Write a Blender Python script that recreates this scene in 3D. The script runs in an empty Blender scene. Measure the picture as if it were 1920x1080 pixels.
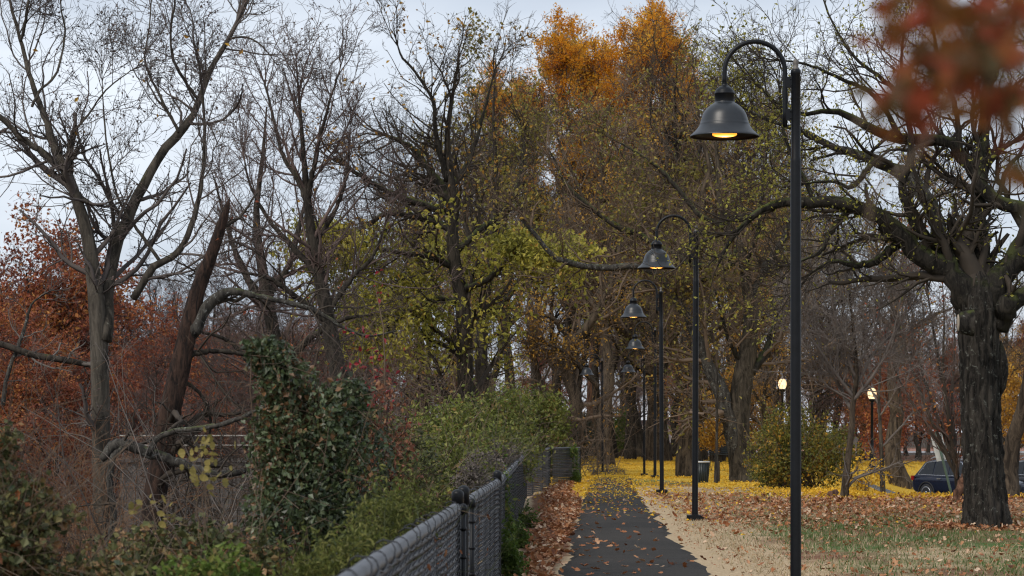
import bpy, math, random
import numpy as np

# ------------------------------------------------------------------ camera, world, sun, exposure
SC = bpy.context.scene
COL = SC.collection
F = 5000.0          # focal length in photo pixels
CX, HZ, EYE = 960.0, 808.0, 1.45
cam_d = bpy.data.cameras.new("camera")
cam = bpy.data.objects.new("camera", cam_d)
COL.objects.link(cam)
cam.location = (0, 0, EYE)
cam.rotation_euler = (math.radians(90), 0, 0)
cam_d.sensor_width = 36
cam_d.lens = 36 * F / 1920
cam_d.shift_y = (HZ - 540) / 1920
cam_d.clip_start = 0.1
cam_d.clip_end = 3000
cam_d.dof.use_dof = True
cam_d.dof.focus_distance = 36
cam_d.dof.aperture_fstop = 8.0
SC.camera = cam

SUN_EL, SUN_AZ = math.radians(42), math.radians(220)
wd = bpy.data.worlds.new("World")
SC.world = wd
wd.use_nodes = True
nt = wd.node_tree
nt.nodes.clear()
wo = nt.nodes.new("ShaderNodeOutputWorld")
bg = nt.nodes.new("ShaderNodeBackground")
bg.inputs[1].default_value = 0.1
sky = nt.nodes.new("ShaderNodeTexSky")
sky.sky_type = 'NISHITA'
sky.sun_disc = False
sky.sun_elevation = SUN_EL
sky.sun_rotation = SUN_AZ
tcw = nt.nodes.new("ShaderNodeTexCoord")
mpw = nt.nodes.new("ShaderNodeMapping")
mpw.inputs['Scale'].default_value = (1.6, 1.6, 7.0)
nzw = nt.nodes.new("ShaderNodeTexNoise")
nzw.inputs['Scale'].default_value = 1.7
nzw.inputs['Detail'].default_value = 5
nzw.inputs['Roughness'].default_value = 0.5
rpw = nt.nodes.new("ShaderNodeValToRGB")
rpw.color_ramp.elements[0].position = 0.36
rpw.color_ramp.elements[0].color = (0.37, 0.42, 0.5, 1)
rpw.color_ramp.elements[1].position = 0.62
rpw.color_ramp.elements[1].color = (0.64, 0.685, 0.75, 1)
scw = nt.nodes.new("ShaderNodeMix")
scw.data_type = 'RGBA'
scw.blend_type = 'MULTIPLY'
scw.inputs[0].default_value = 1.0
scw.inputs[7].default_value = (8.3, 8.3, 8.3, 1)
mxw = nt.nodes.new("ShaderNodeMix")
mxw.data_type = 'RGBA'
mxw.inputs[0].default_value = 0.93
nt.links.new(tcw.outputs['Generated'], mpw.inputs[0])
nt.links.new(mpw.outputs[0], nzw.inputs[0])
nt.links.new(nzw.outputs[0], rpw.inputs[0])
nt.links.new(rpw.outputs[0], scw.inputs[6])
nt.links.new(sky.outputs[0], mxw.inputs[6])
nt.links.new(scw.outputs[2], mxw.inputs[7])
nt.links.new(mxw.outputs[2], bg.inputs[0])
nt.links.new(bg.outputs[0], wo.inputs[0])

sd = bpy.data.lights.new("sun", 'SUN')
sd.energy = 1.5
sd.angle = math.radians(25)
sd.color = (1, 0.92, 0.82)
sun = bpy.data.objects.new("sun", sd)
COL.objects.link(sun)
# light comes from the front left, high
sun.rotation_euler = (math.radians(90) - SUN_EL, 0, math.radians(180) - SUN_AZ)

SC.view_settings.view_transform = 'Standard'
SC.view_settings.look = 'None'
SC.view_settings.gamma = 1
SC.view_settings.use_curve_mapping = False
SC.view_settings.exposure = 0.78
SC.render.engine = 'CYCLES'
SC.cycles.max_bounces = 5
SC.cycles.diffuse_bounces = 3
SC.cycles.glossy_bounces = 2
SC.cycles.transmission_bounces = 4
SC.cycles.transparent_max_bounces = 4
SC.cycles.use_denoising = True
SC.cycles.pixel_filter_type = 'BLACKMAN_HARRIS'
SC.cycles.filter_width = 1.2

rng = np.random.default_rng(11)
random.seed(5)

# ------------------------------------------------------------------ helpers
def nrm(v):
    return v / np.maximum(np.linalg.norm(v, axis=-1, keepdims=True), 1e-9)

def sm(x, a, b):
    t = np.clip((np.asarray(x, float) - a) / (b - a), 0, 1)
    return t * t * (3 - 2 * t)

_NR = np.random.default_rng(3)
_ND = nrm(_NR.normal(size=(40, 3)))
_NF = _NR.uniform(0.6, 2.2, 40)
_NP = _NR.uniform(0, 6.28, 40)
def noise(p, scale=1.0, seed=0):
    p = np.asarray(p, float) * scale
    s = 0
    for k in range(7):
        j = (seed * 7 + k) % 40
        s = s + np.sin(p @ _ND[j] * _NF[j] * 3.0 + _NP[j] + seed)
    return s / 4.2

# fence centre line: (depth, x)
FEN = np.array([(-25., -1.05), (4., -.62), (9., -.504), (16.3, -.342), (24.5, -.133), (40., .075), (57., .285), (66., .66), (72., 1.0), (74.5, 1.87), (80., 2.6), (110., 3.0), (400., 3.0)])
def fence_x(y):
    return np.interp(y, FEN[:, 0], FEN[:, 1])

def terrain(x, y):
    x = np.asarray(x, float); y = np.asarray(y, float)
    z = -0.32 * sm(y, 78, 104)
    z = z - 1.15 * sm(y, 58.5, 73) * (1 - sm(y, 112, 140)) * sm(x / np.maximum(y, 1), 0.118, 0.16)
    t = fence_x(y) - 0.7 - x
    z = z - 2.7 * sm(t, 0, 15) * (1 - 0.75 * sm(y, 175, 230))
    return z

def W(px, py, d):
    return np.array([(px - CX) / F * d, d, EYE - (py - HZ) / F * d])

def G(px, py):
    d = np.linspace(5, 420, 8000)
    x = (px - CX) / F * d
    z = EYE - (py - HZ) / F * d
    i = np.argmax(z <= terrain(x, d))
    return np.array([x[i], d[i], float(terrain(x[i], d[i]))])

def at(px, d):
    x = (px - CX) / F * d
    return np.array([x, d, float(terrain(x, d))])

def link(o, parent=None):
    COL.objects.link(o)
    if parent is not None:
        o.parent = parent
    return o

def tag(o, label=None, cat=None, group=None, kind=None):
    if label: o['label'] = label
    if cat: o['category'] = cat
    if group: o['group'] = group
    if kind: o['kind'] = kind
    return o

def thing(name, loc, label, cat, group=None, rz=0):
    o = bpy.data.objects.new(name, None)
    o.empty_display_size = 0.2
    COL.objects.link(o)
    o.location = [float(c) for c in loc]
    o.rotation_euler = (0, 0, rz)
    return tag(o, label, cat, group)

def children(o):
    return [c for c in KIDS.get(o.name, [])]

KIDS = {}
def mesh_obj(name, V, quads=None, tris=None, mat=None, parent=None, smooth=True, tint=None, loc=None, kind=None, attrs=None):
    """arrays -> one mesh object"""
    V = np.asarray(V, np.float32)
    if loc is not None:
        V = V - np.asarray(loc, np.float32)
    me = bpy.data.meshes.new(name)
    me.vertices.add(len(V))
    me.vertices.foreach_set('co', V.ravel())
    q = np.zeros((0, 4), np.int32) if quads is None else np.asarray(quads, np.int32)
    t = np.zeros((0, 3), np.int32) if tris is None else np.asarray(tris, np.int32)
    nl = q.size + t.size
    me.loops.add(nl)
    me.loops.foreach_set('vertex_index', np.concatenate([q.ravel(), t.ravel()]).astype(np.int32))
    me.polygons.add(len(q) + len(t))
    st = np.concatenate([np.arange(len(q)) * 4, q.size + np.arange(len(t)) * 3]).astype(np.int32)
    me.polygons.foreach_set('loop_start', st)
    me.polygons.foreach_set('use_smooth', np.full(len(q) + len(t), smooth))
    if tint is not None:
        attrs = dict(attrs or {}); attrs['tint'] = tint
    for k, a in (attrs or {}).items():
        at_ = me.attributes.new(k, 'FLOAT', 'POINT')
        at_.data.foreach_set('value', np.asarray(a, np.float32))
    me.update(calc_edges=True)
    if mat: me.materials.append(mat)
    o = bpy.data.objects.new(name, me)
    COL.objects.link(o)
    if parent is not None:
        o.parent = parent
        KIDS.setdefault(parent.name, []).append(o)
    elif loc is not None:
        o.location = [float(c) for c in loc]
    if kind: o['kind'] = kind
    return o

def copy_tree(o, parent=None):
    c = o.copy()
    COL.objects.link(c)
    if parent is not None:
        c.parent = parent
        KIDS.setdefault(parent.name, []).append(c)
    for k in children(o):
        copy_tree(k, c)
    return c

class Geo:
    """collects quads and tris"""
    def __init__(s):
        s.V, s.Q, s.T, s.A, s.n = [], [], [], [], 0
    def put(s, V, Q=None, T=None, tint=None):
        V = np.asarray(V, float).reshape(-1, 3)
        if Q is not None and len(Q): s.Q.append(np.asarray(Q) + s.n)
        if T is not None and len(T): s.T.append(np.asarray(T) + s.n)
        s.V.append(V); s.n += len(V)
        s.A.append(np.full(len(V), 0.5) if tint is None else np.asarray(tint, float))
    def tubes(s, P, R, sides=5, cap=False):
        P = np.asarray(P, float); R = np.asarray(R, float)
        if P.ndim == 2: P, R = P[None], R[None]
        B, N, _ = P.shape
        if B == 0: return
        T = nrm(np.gradient(P, axis=1))
        worst = np.abs(T).max(axis=1)
        worst[:, 1] -= 0.02
        ref = np.eye(3)[worst.argmin(axis=1)][:, None, :]
        U = nrm(np.cross(T, ref))
        Vv = np.cross(T, U)
        a = 2 * np.pi * np.arange(sides) / sides
        ring = P[:, :, None, :] + R[:, :, None, None] * (np.cos(a)[None, None, :, None] * U[:, :, None, :] + np.sin(a)[None, None, :, None] * Vv[:, :, None, :])
        base = (np.arange(B) * N * sides)[:, None, None]
        i = (np.arange(N - 1) * sides)[None, :, None]
        j = np.arange(sides)[None, None, :]
        j2 = (j + 1) % sides
        Q = np.stack([base + i + j, base + i + j2, base + i + sides + j2, base + i + sides + j], -1).reshape(-1, 4)
        VV = ring.reshape(-1, 3)
        tr = []
        if cap:
            for b in range(B):
                o = b * N * sides
                for k in range(1, sides - 1):
                    tr.append((o, o + k + 1, o + k))
                    e = o + (N - 1) * sides
                    tr.append((e, e + k, e + k + 1))
        s.put(VV, Q, tr if tr else None)
    def leaves(s, C, size, tint, out=None, flat=0.0, aspect=0.55, droop=0.0, fold=0.18, r=None):
        """diamond leaves with a folded midrib"""
        g = r or rng
        C = np.asarray(C, float); n = len(C)
        if n == 0: return
        size = np.broadcast_to(np.asarray(size, float), (n,))
        d = g.normal(size=(n, 3))
        if flat: d[:, 2] *= (1 - flat)
        d[:, 2] -= droop
        d = nrm(d)
        nn = g.normal(size=(n, 3))
        if flat: nn = nn * (1 - flat) + np.array([0, 0, 1.4 * flat])
        if out is not None: nn = nn + out
        side = nrm(np.cross(d, nn))
        up = np.cross(side, d)
        L = size[:, None]
        b = C
        tip = C + d * L
        m = C + d * L * 0.45
        s1 = m + side * L * aspect * 0.5 + up * L * fold
        s2 = m - side * L * aspect * 0.5 + up * L * fold
        V = np.stack([b, s1, tip, s2], 1).reshape(-1, 3)
        k = np.arange(n) * 4
        T = np.concatenate([np.stack([k, k + 1, k + 2], 1), np.stack([k, k + 2, k + 3], 1)])
        s.put(V, None, T, np.repeat(np.broadcast_to(tint, (n,)), 4))
    def curled(s, C, size, tint, g, flat=0.6, curl=0.35):
        n = len(C)
        if n == 0: return
        d = g.normal(size=(n, 3)); d[:, 2] *= (1 - flat); d = nrm(d)
        nn = g.normal(size=(n, 3)) * (1 - flat) + np.array([0, 0, 1.4 * flat])
        side = nrm(np.cross(d, nn)); up = np.cross(side, d)
        L = (np.asarray(size) * np.ones(n))[:, None]
        cu = L * g.uniform(0.0, curl, n)[:, None]
        def pt(a, b, c): return C + d * L * a + side * L * b * g.uniform(0.7, 1.25, n)[:, None] + up * cu * c
        V = np.stack([pt(0, 0, 0.6), pt(0.3, 0.3, 0.8), pt(0.55, 0.17, 0.35), pt(0.75, 0.3, 0.9), pt(1.0, 0.03, 0.9), pt(0.72, -0.28, 0.8), pt(0.5, -0.16, 0.3), pt(0.25, -0.3, 0.8), pt(0.5, 0, 0)], 1).reshape(-1, 3)
        k = np.arange(n) * 9
        T = np.concatenate([np.stack([k + 8, k + a, k + (a + 1) % 8], 1) for a in range(8)])
        s.put(V, None, T, np.repeat(np.broadcast_to(tint, (n,)), 9))
    def box(s, c, h, rz=0.0, taper=1.0):
        x, y, z = h
        V = np.array([(-x, -y, -z), (x, -y, -z), (x, y, -z), (-x, y, -z), (-x * taper, -y * taper, z), (x * taper, -y * taper, z), (x * taper, y * taper, z), (-x * taper, y * taper, z)])
        if rz:
            cz, sz = math.cos(rz), math.sin(rz)
            V = np.stack([V[:, 0] * cz - V[:, 1] * sz, V[:, 0] * sz + V[:, 1] * cz, V[:, 2]], 1)
        s.put(V + np.asarray(c, float), [(3, 2, 1, 0), (4, 5, 6, 7), (0, 1, 5, 4), (1, 2, 6, 5), (2, 3, 7, 6), (3, 0, 4, 7)])
    def lathe(s, prof, c=(0, 0, 0), n=32):
        prof = np.asarray(prof, float)
        a = 2 * np.pi * np.arange(n) / n
        V = np.stack([prof[:, 0][:, None] * np.cos(a), prof[:, 0][:, None] * np.sin(a), np.repeat(prof[:, 1][:, None], n, 1)], -1).reshape(-1, 3) + np.asarray(c, float)
        Q = []
        for i in range(len(prof) - 1):
            for j in range(n):
                Q.append((i * n + j, i * n + (j + 1) % n, (i + 1) * n + (j + 1) % n, (i + 1) * n + j))
        s.put(V, Q)
    def obj(s, name, mat, parent=None, loc=None, smooth=True, kind=None, tint=False):
        V = np.concatenate(s.V)
        Q = np.concatenate(s.Q) if s.Q else None
        T = np.concatenate(s.T) if s.T else None
        return mesh_obj(name, V, Q, T, mat, parent, smooth, np.concatenate(s.A) if tint else None, loc, kind)
    def tris(s):
        return 2 * sum(len(q) for q in s.Q) + sum(len(t) for t in s.T)

# ------------------------------------------------------------------ materials
def new_mat(name):
    m = bpy.data.materials.new(name)
    m.use_nodes = True
    t = m.node_tree
    return m, t, t.nodes['Principled BSDF'], t.nodes['Material Output']

def ramp(t, stops, inp=None):
    r = t.nodes.new('ShaderNodeValToRGB')
    e = r.color_ramp.elements
    while len(e) < len(stops): e.new(0.5)
    for k, (p, c) in enumerate(stops):
        e[k].position = p; e[k].color = (*c, 1)
    if inp is not None: t.links.new(inp, r.inputs[0])
    return r

def coords(t, scale=(1, 1, 1), kind='Object'):
    c = t.nodes.new('ShaderNodeTexCoord')
    m = t.nodes.new('ShaderNodeMapping')
    m.inputs['Scale'].default_value = scale
    t.links.new(c.outputs[kind], m.inputs[0])
    return m.outputs[0]

def ntex(t, vec, scale, detail=5, rough=0.6, dist=0.0):
    n = t.nodes.new('ShaderNodeTexNoise')
    n.inputs['Scale'].default_value = scale
    n.inputs['Detail'].default_value = detail
    n.inputs['Roughness'].default_value = rough
    n.inputs['Distortion'].default_value = dist
    t.links.new(vec, n.inputs['Vector'])
    return n.outputs[0]

def mixc(t, fac, a, b):
    m = t.nodes.new('ShaderNodeMix'); m.data_type = 'RGBA'
    for s_, v in ((0, fac), (6, a), (7, b)):
        if isinstance(v, (int, float)): m.inputs[s_].default_value = v
        elif isinstance(v, tuple): m.inputs[s_].default_value = (*v, 1)
        else: t.links.new(v, m.inputs[s_])
    return m.outputs[2]

def bump(t, bs, h, strength=0.5, dist=0.02):
    b = t.nodes.new('ShaderNodeBump')
    b.inputs['Strength'].default_value = strength
    b.inputs['Distance'].default_value = dist
    t.links.new(h, b.inputs['Height'])
    t.links.new(b.outputs[0], bs.inputs['Normal'])

def plain(name, col, rough=0.6, metal=0.0, var=0.12, scale=6.0, spec=0.5):
    m, t, bs, _ = new_mat(name)
    n = ntex(t, coords(t), scale, 6, 0.65)
    lo = tuple(c * (1 - var) for c in col); hi = tuple(min(1, c * (1 + var)) for c in col)
    t.links.new(ramp(t, [(0.3, lo), (0.7, hi)], n).outputs[0], bs.inputs['Base Color'])
    bs.inputs['Roughness'].default_value = rough
    bs.inputs['Metallic'].default_value = metal
    bs.inputs['Specular IOR Level'].default_value = spec
    return m

def bark(name, dark, light, furrow=7.0, lichen=0.0, moss=0.0, lcol=(0.22, 0.23, 0.19), strength=0.9, bd=0.03):
    m, t, bs, _ = new_mat(name)
    v = coords(t, (1, 1, 0.24))
    n1 = ntex(t, v, furrow, 8, 0.74, 1.1)
    n2 = ntex(t, coords(t), 2.3, 6, 0.7)
    c = ramp(t, [(0.41, dark), (0.6, light)], n1).outputs[0]
    c = mixc(t, ramp(t, [(0.35, (0.0,) * 3), (0.8, (0.45,) * 3)], n2).outputs[0], c, tuple(x * 0.55 for x in dark))
    if lichen > 0:
        n3 = ntex(t, coords(t), 11.0, 9, 0.8, 0.4)
        p = 0.66 - 0.14 * lichen
        c = mixc(t, ramp(t, [(p, (0, 0, 0)), (p + 0.05, (0.85,) * 3)], n3).outputs[0], c, lcol)
    if moss > 0:
        geo = t.nodes.new('ShaderNodeNewGeometry')
        sx = t.nodes.new('ShaderNodeSeparateXYZ')
        t.links.new(geo.outputs['Normal'], sx.inputs[0])
        n4 = ntex(t, coords(t), 3.0, 6, 0.7)
        mt = t.nodes.new('ShaderNodeMath'); mt.operation = 'MULTIPLY'
        t.links.new(ramp(t, [(0.2, (0, 0, 0)), (0.8, (1, 1, 1))], sx.outputs[2]).outputs[0], mt.inputs[0])
        t.links.new(ramp(t, [(0.6 - 0.2 * moss, (0, 0, 0)), (0.75 - 0.2 * moss, (1, 1, 1))], n4).outputs[0], mt.inputs[1])
        c = mixc(t, mt.outputs[0], c, (0.07, 0.085, 0.022))
    t.links.new(c, bs.inputs['Base Color'])
    bs.inputs['Roughness'].default_value = 0.9
    bs.inputs['Specular IOR Level'].default_value = 0.2
    bump(t, bs, n1, strength, bd)
    return m

def twigmat(name, a, b):
    m, t, bs, _ = new_mat(name)
    n = ntex(t, coords(t), 0.9, 3, 0.6)
    oi = t.nodes.new('ShaderNodeObjectInfo')
    c = ramp(t, [(0.35, a), (0.65, b)], n).outputs[0]
    t.links.new(c, bs.inputs['Base Color'])
    bs.inputs['Roughness'].default_value = 0.85
    bs.inputs['Specular IOR Level'].default_value = 0.2
    return m

def leafmat(name, stops, trans=0.35, rough=0.55, spec=0.3):
    m, t, bs, out = new_mat(name)
    a = t.nodes.new('ShaderNodeAttribute'); a.attribute_name = 'tint'
    oi = t.nodes.new('ShaderNodeObjectInfo')
    ad = t.nodes.new('ShaderNodeMath'); ad.operation = 'MULTIPLY_ADD'
    t.links.new(oi.outputs['Random'], ad.inputs[0])
    ad.inputs[1].default_value = 0.16
    t.links.new(a.outputs['Fac'], ad.inputs[2])
    sb = t.nodes.new('ShaderNodeMath'); sb.operation = 'SUBTRACT'
    t.links.new(ad.outputs[0], sb.inputs[0]); sb.inputs[1].default_value = 0.08
    c = ramp(t, stops, sb.outputs[0]).outputs[0]
    n = ntex(t, coords(t), 30, 3, 0.6)
    c = mixc(t, ramp(t, [(0.4, (0, 0, 0)), (0.8, (0.4,) * 3)], n).outputs[0], c, (0.05, 0.035, 0.02))
    t.links.new(c, bs.inputs['Base Color'])
    bs.inputs['Roughness'].default_value = rough
    bs.inputs['Specular IOR Level'].default_value = spec
    tr = t.nodes.new('ShaderNodeBsdfTranslucent')
    t.links.new(c, tr.inputs[0])
    mx = t.nodes.new('ShaderNodeMixShader')
    mx.inputs[0].default_value = trans
    t.links.new(bs.outputs[0], mx.inputs[1]); t.links.new(tr.outputs[0], mx.inputs[2])
    t.links.new(mx.outputs[0], out.inputs[0])
    return m

M = {}
M['bark_oak'] = bark('oak bark', (0.008, 0.007, 0.006), (0.062, 0.054, 0.045), 9, 0.6, 0.6, (0.2, 0.205, 0.18), 1.0, 0.06)
M['bark_limb'] = bark('limb bark', (0.009, 0.008, 0.007), (0.045, 0.039, 0.031), 10, 0.35, 0.9)
M['bark_lichen'] = bark('lichen bark', (0.022, 0.02, 0.018), (0.085, 0.078, 0.067), 9, 0.75, 0.5, (0.2, 0.205, 0.19))
M['bark_brown'] = bark('brown bark', (0.02, 0.015, 0.011), (0.115, 0.088, 0.062), 6, 0.0, 0.25)
M['bark_grey'] = bark('grey brown bark', (0.017, 0.014, 0.01), (0.092, 0.076, 0.056), 7, 0.25, 0.4)
M['bark_red'] = bark('reddish bark', (0.035, 0.018, 0.012), (0.19, 0.1, 0.062), 6, 0.0, 0.0)
M['bark_pale'] = bark('pale maple bark', (0.03, 0.026, 0.021), (0.11, 0.095, 0.076), 5, 0.35, 0.3, (0.2, 0.2, 0.165), 0.6)
M['bark_vine'] = bark('vine covered bark', (0.012, 0.009, 0.008), (0.062, 0.036, 0.026), 14, 0.1, 0.3)
M['bark_dark'] = bark('dark bark', (0.013, 0.011, 0.009), (0.062, 0.052, 0.041), 7, 0.2, 0.3)
M['twig_pale'] = twigmat('pale twigs', (0.06, 0.05, 0.046), (0.13, 0.11, 0.1))
M['twig_dark'] = twigmat('dark twigs', (0.026, 0.021, 0.017), (0.066, 0.053, 0.041))
M['twig_brown'] = twigmat('brown twigs', (0.075, 0.054, 0.038), (0.17, 0.122, 0.085))
M['twig_grey'] = twigmat('grey twigs', (0.085, 0.072, 0.064), (0.17, 0.147, 0.13))
M['twig_purple'] = twigmat('purplish twigs', (0.065, 0.046, 0.041), (0.145, 0.105, 0.093))
M['cane'] = twigmat('orange canes', (0.11, 0.05, 0.025), (0.26, 0.15, 0.085))
M['rust'] = leafmat('rust leaves', [(0.05, (0.11, 0.032, 0.022)), (0.4, (0.25, 0.066, 0.036)), (0.75, (0.36, 0.115, 0.042)), (0.97, (0.48, 0.22, 0.06))])
M['orange'] = leafmat('orange leaves', [(0.05, (0.7, 0.3, 0.025)), (0.5, (0.92, 0.46, 0.035)), (0.95, (0.95, 0.62, 0.08))], 0.65)
M['amber'] = leafmat('amber leaves', [(0.05, (0.2, 0.1, 0.025)), (0.5, (0.44, 0.23, 0.035)), (0.95, (0.6, 0.37, 0.06))], 0.4)
M['olive'] = leafmat('olive leaves', [(0.05, (0.1, 0.1, 0.024)), (0.45, (0.23, 0.205, 0.045)), (0.8, (0.36, 0.28, 0.06)), (0.97, (0.48, 0.3, 0.05))], 0.4)
M['lime'] = leafmat('yellow green leaves', [(0.05, (0.16, 0.16, 0.03)), (0.5, (0.37, 0.35, 0.06)), (0.9, (0.56, 0.48, 0.09))], 0.45)
M['shrub'] = leafmat('shrub leaves', [(0.05, (0.045, 0.062, 0.016)), (0.5, (0.155, 0.185, 0.036)), (0.8, (0.25, 0.26, 0.06)), (0.97, (0.24, 0.15, 0.05))], 0.3)
M['ivy'] = leafmat('ivy leaves', [(0.05, (0.016, 0.03, 0.013)), (0.5, (0.06, 0.09, 0.035)), (0.76, (0.1, 0.135, 0.058)), (0.92, (0.17, 0.085, 0.035)), (1.0, (0.27, 0.15, 0.07))], 0.2, 0.4, 0.5)
M['bramble'] = leafmat('bramble leaves', [(0.05, (0.036, 0.046, 0.018)), (0.42, (0.1, 0.11, 0.04)), (0.62, (0.19, 0.175, 0.065)), (0.72, (0.22, 0.12, 0.05)), (0.98, (0.36, 0.23, 0.12))], 0.25)
M['redvine'] = leafmat('red vine leaves', [(0.05, (0.09, 0.032, 0.02)), (0.5, (0.2, 0.075, 0.04)), (0.9, (0.3, 0.16, 0.08))], 0.25)
M['crimson'] = leafmat('crimson leaves', [(0.05, (0.16, 0.012, 0.02)), (0.9, (0.36, 0.03, 0.04))], 0.35)
M['weed'] = leafmat('bright weeds', [(0.05, (0.05, 0.085, 0.016)), (0.5, (0.11, 0.18, 0.03)), (0.8, (0.22, 0.26, 0.06)), (0.97, (0.3, 0.22, 0.08))], 0.4)
M['fern'] = leafmat('olive sprays', [(0.05, (0.06, 0.075, 0.018)), (0.5, (0.14, 0.165, 0.038)), (0.95, (0.28, 0.27, 0.08))], 0.4)
M['forsythia'] = leafmat('yellowing shrub leaves', [(0.05, (0.06, 0.075, 0.016)), (0.5, (0.16, 0.16, 0.03)), (0.8, (0.34, 0.23, 0.03)), (0.97, (0.5, 0.24, 0.03))], 0.35)
M['yew'] = leafmat('yew needles', [(0.05, (0.01, 0.02, 0.013)), (0.9, (0.03, 0.05, 0.032))], 0.1)
M['litter'] = leafmat('brown fallen leaves', [(0.05, (0.1, 0.032, 0.014)), (0.4, (0.29, 0.1, 0.035)), (0.68, (0.42, 0.2, 0.09)), (0.97, (0.62, 0.46, 0.32))], 0.15, 0.6)
M['carpet'] = leafmat('yellow fallen leaves', [(0.05, (0.42, 0.22, 0.015)), (0.5, (0.68, 0.4, 0.02)), (0.95, (0.82, 0.57, 0.08))], 0.2, 0.6)
M['nearred'] = leafmat('near red leaves', [(0.05, (0.07, 0.055, 0.016)), (0.3, (0.15, 0.06, 0.016)), (0.55, (0.3, 0.11, 0.02)), (0.75, (0.22, 0.05, 0.02)), (0.95, (0.32, 0.06, 0.025))], 0.45)
M['yellowleaf'] = leafmat('pale yellow leaves', [(0.05, (0.17, 0.15, 0.04)), (0.9, (0.38, 0.3, 0.09))], 0.45)
M['blade'] = leafmat('grass blades', [(0.05, (0.045, 0.09, 0.02)), (0.35, (0.1, 0.16, 0.04)), (0.55, (0.36, 0.28, 0.16)), (0.95, (0.5, 0.4, 0.26))], 0.3)
M['black_metal'] = plain('black painted steel', (0.006, 0.007, 0.009), 0.4, 0.0, 0.25, 14, 0.22)
M['shade_metal'] = plain('charcoal enamel', (0.018, 0.021, 0.025), 0.36, 0.0, 0.2, 9, 0.4)
M['tin'] = plain('bare tin cap', (0.12, 0.11, 0.1), 0.55, 0.3)
M['screen'] = plain('grey fence slats', (0.052, 0.054, 0.062), 0.5, 0, 0.35, 20)
M['rail_wrap'] = plain('grey rail wrap', (0.062, 0.064, 0.072), 0.42, 0, 0.35, 16)
M['wire'] = plain('black vinyl wire', (0.012, 0.012, 0.014), 0.45)
M['concrete'] = plain('concrete', (0.24, 0.225, 0.21), 0.9, 0, 0.3, 0.8)
M['wall_concrete'] = plain('dark stained concrete', (0.085, 0.078, 0.073), 0.9, 0, 0.45, 1.5)
M['dull_rail'] = plain('dull rail paint', (0.26, 0.24, 0.21), 0.7)
M['pale_paint'] = plain('pale paint', (0.55, 0.52, 0.46), 0.7)
M['signback'] = plain('sign aluminium', (0.42, 0.43, 0.42), 0.5, 0.2, 0.2, 5)
M['greenpost'] = plain('green post', (0.05, 0.085, 0.065), 0.6)
M['tire'] = plain('tyre rubber', (0.015, 0.015, 0.016), 0.85)
M['rim'] = plain('alloy', (0.32, 0.33, 0.35), 0.35, 0.8)
M['chrome'] = plain('chrome trim', (0.65, 0.66, 0.68), 0.2, 0.9)
M['wood'] = plain('weathered wood', (0.2, 0.13, 0.08), 0.85, 0, 0.4, 3)
M['bin'] = plain('dark bin mesh', (0.02, 0.028, 0.03), 0.5)
M['roofing'] = plain('pale roofing', (0.55, 0.56, 0.58), 0.7, 0, 0.2, 0.5)
M['brickwall'] = plain('grey house wall', (0.2, 0.19, 0.19), 0.85, 0, 0.25, 0.5)
M['tail'] = plain('red lens', (0.25, 0.01, 0.01), 0.15)
M['cutwood'] = plain('pale cut wood', (0.34, 0.29, 0.23), 0.8, 0, 0.3, 20)

def carpaint(name, col):
    m, t, bs, _ = new_mat(name)
    bs.inputs['Base Color'].default_value = (*col, 1)
    n = ntex(t, coords(t), 90, 2, 0.5)
    t.links.new(ramp(t, [(0.3, tuple(c * 0.8 for c in col)), (0.7, tuple(c * 1.3 for c in col))], n).outputs[0], bs.inputs['Base Color'])
    bs.inputs['Metallic'].default_value = 0.0
    bs.inputs['Specular IOR Level'].default_value = 0.3
    bs.inputs['Roughness'].default_value = 0.22
    bs.inputs['Coat Weight'].default_value = 0.25
    bs.inputs['Coat Roughness'].default_value = 0.05
    return m
M['navy'] = carpaint('navy car paint', (0.006, 0.009, 0.022))
M['blackcar'] = carpaint('black car paint', (0.014, 0.015, 0.018))
def glassmat(name, col):
    m, t, bs, _ = new_mat(name)
    n = ntex(t, coords(t), 4, 3)
    t.links.new(ramp(t, [(0.3, tuple(c * 0.7 for c in col)), (0.7, col)], n).outputs[0], bs.inputs['Base Color'])
    bs.inputs['Roughness'].default_value = 0.06
    bs.inputs['Specular IOR Level'].default_value = 0.3
    return m
M['glass'] = glassmat('tinted car glass', (0.02, 0.023, 0.027))
M['window'] = glassmat('window glass', (0.05, 0.06, 0.07))

def lampmat(name, a, b, strength):
    m, t, bs, out = new_mat(name)
    e = t.nodes.new('ShaderNodeEmission')
    n = ntex(t, coords(t), 8, 3)
    t.links.new(ramp(t, [(0.3, a), (0.7, b)], n).outputs[0], e.inputs[0])
    e.inputs[1].default_value = strength
    t.links.new(e.outputs[0], out.inputs[0])
    return m
def lensmat():
    m, t, bs, out = new_mat('lit amber lens')
    c = t.nodes.new('ShaderNodeTexCoord')
    mp = t.nodes.new('ShaderNodeMapping'); mp.inputs['Location'].default_value = (-1, -1, 0); mp.inputs['Scale'].default_value = (2, 2, 0)
    t.links.new(c.outputs['Generated'], mp.inputs[0])
    ln = t.nodes.new('ShaderNodeVectorMath'); ln.operation = 'LENGTH'
    t.links.new(mp.outputs[0], ln.inputs[0])
    e = t.nodes.new('ShaderNodeEmission')
    t.links.new(ramp(t, [(0.0, (1, 0.66, 0.26)), (0.4, (0.95, 0.45, 0.08)), (0.9, (0.35, 0.11, 0.012))], ln.outputs['Value']).outputs[0], e.inputs[0])
    e.inputs[1].default_value = 3.6
    t.links.new(e.outputs[0], out.inputs[0])
    return m
M['lens'] = lensmat()
M['globe'] = lampmat('lit globe glass', (0.9, 0.55, 0.28), (1.0, 0.74, 0.44), 1.15)
M['bulb'] = lampmat('lit bulb', (1, 0.8, 0.5), (1, 0.85, 0.6), 5)

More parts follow.
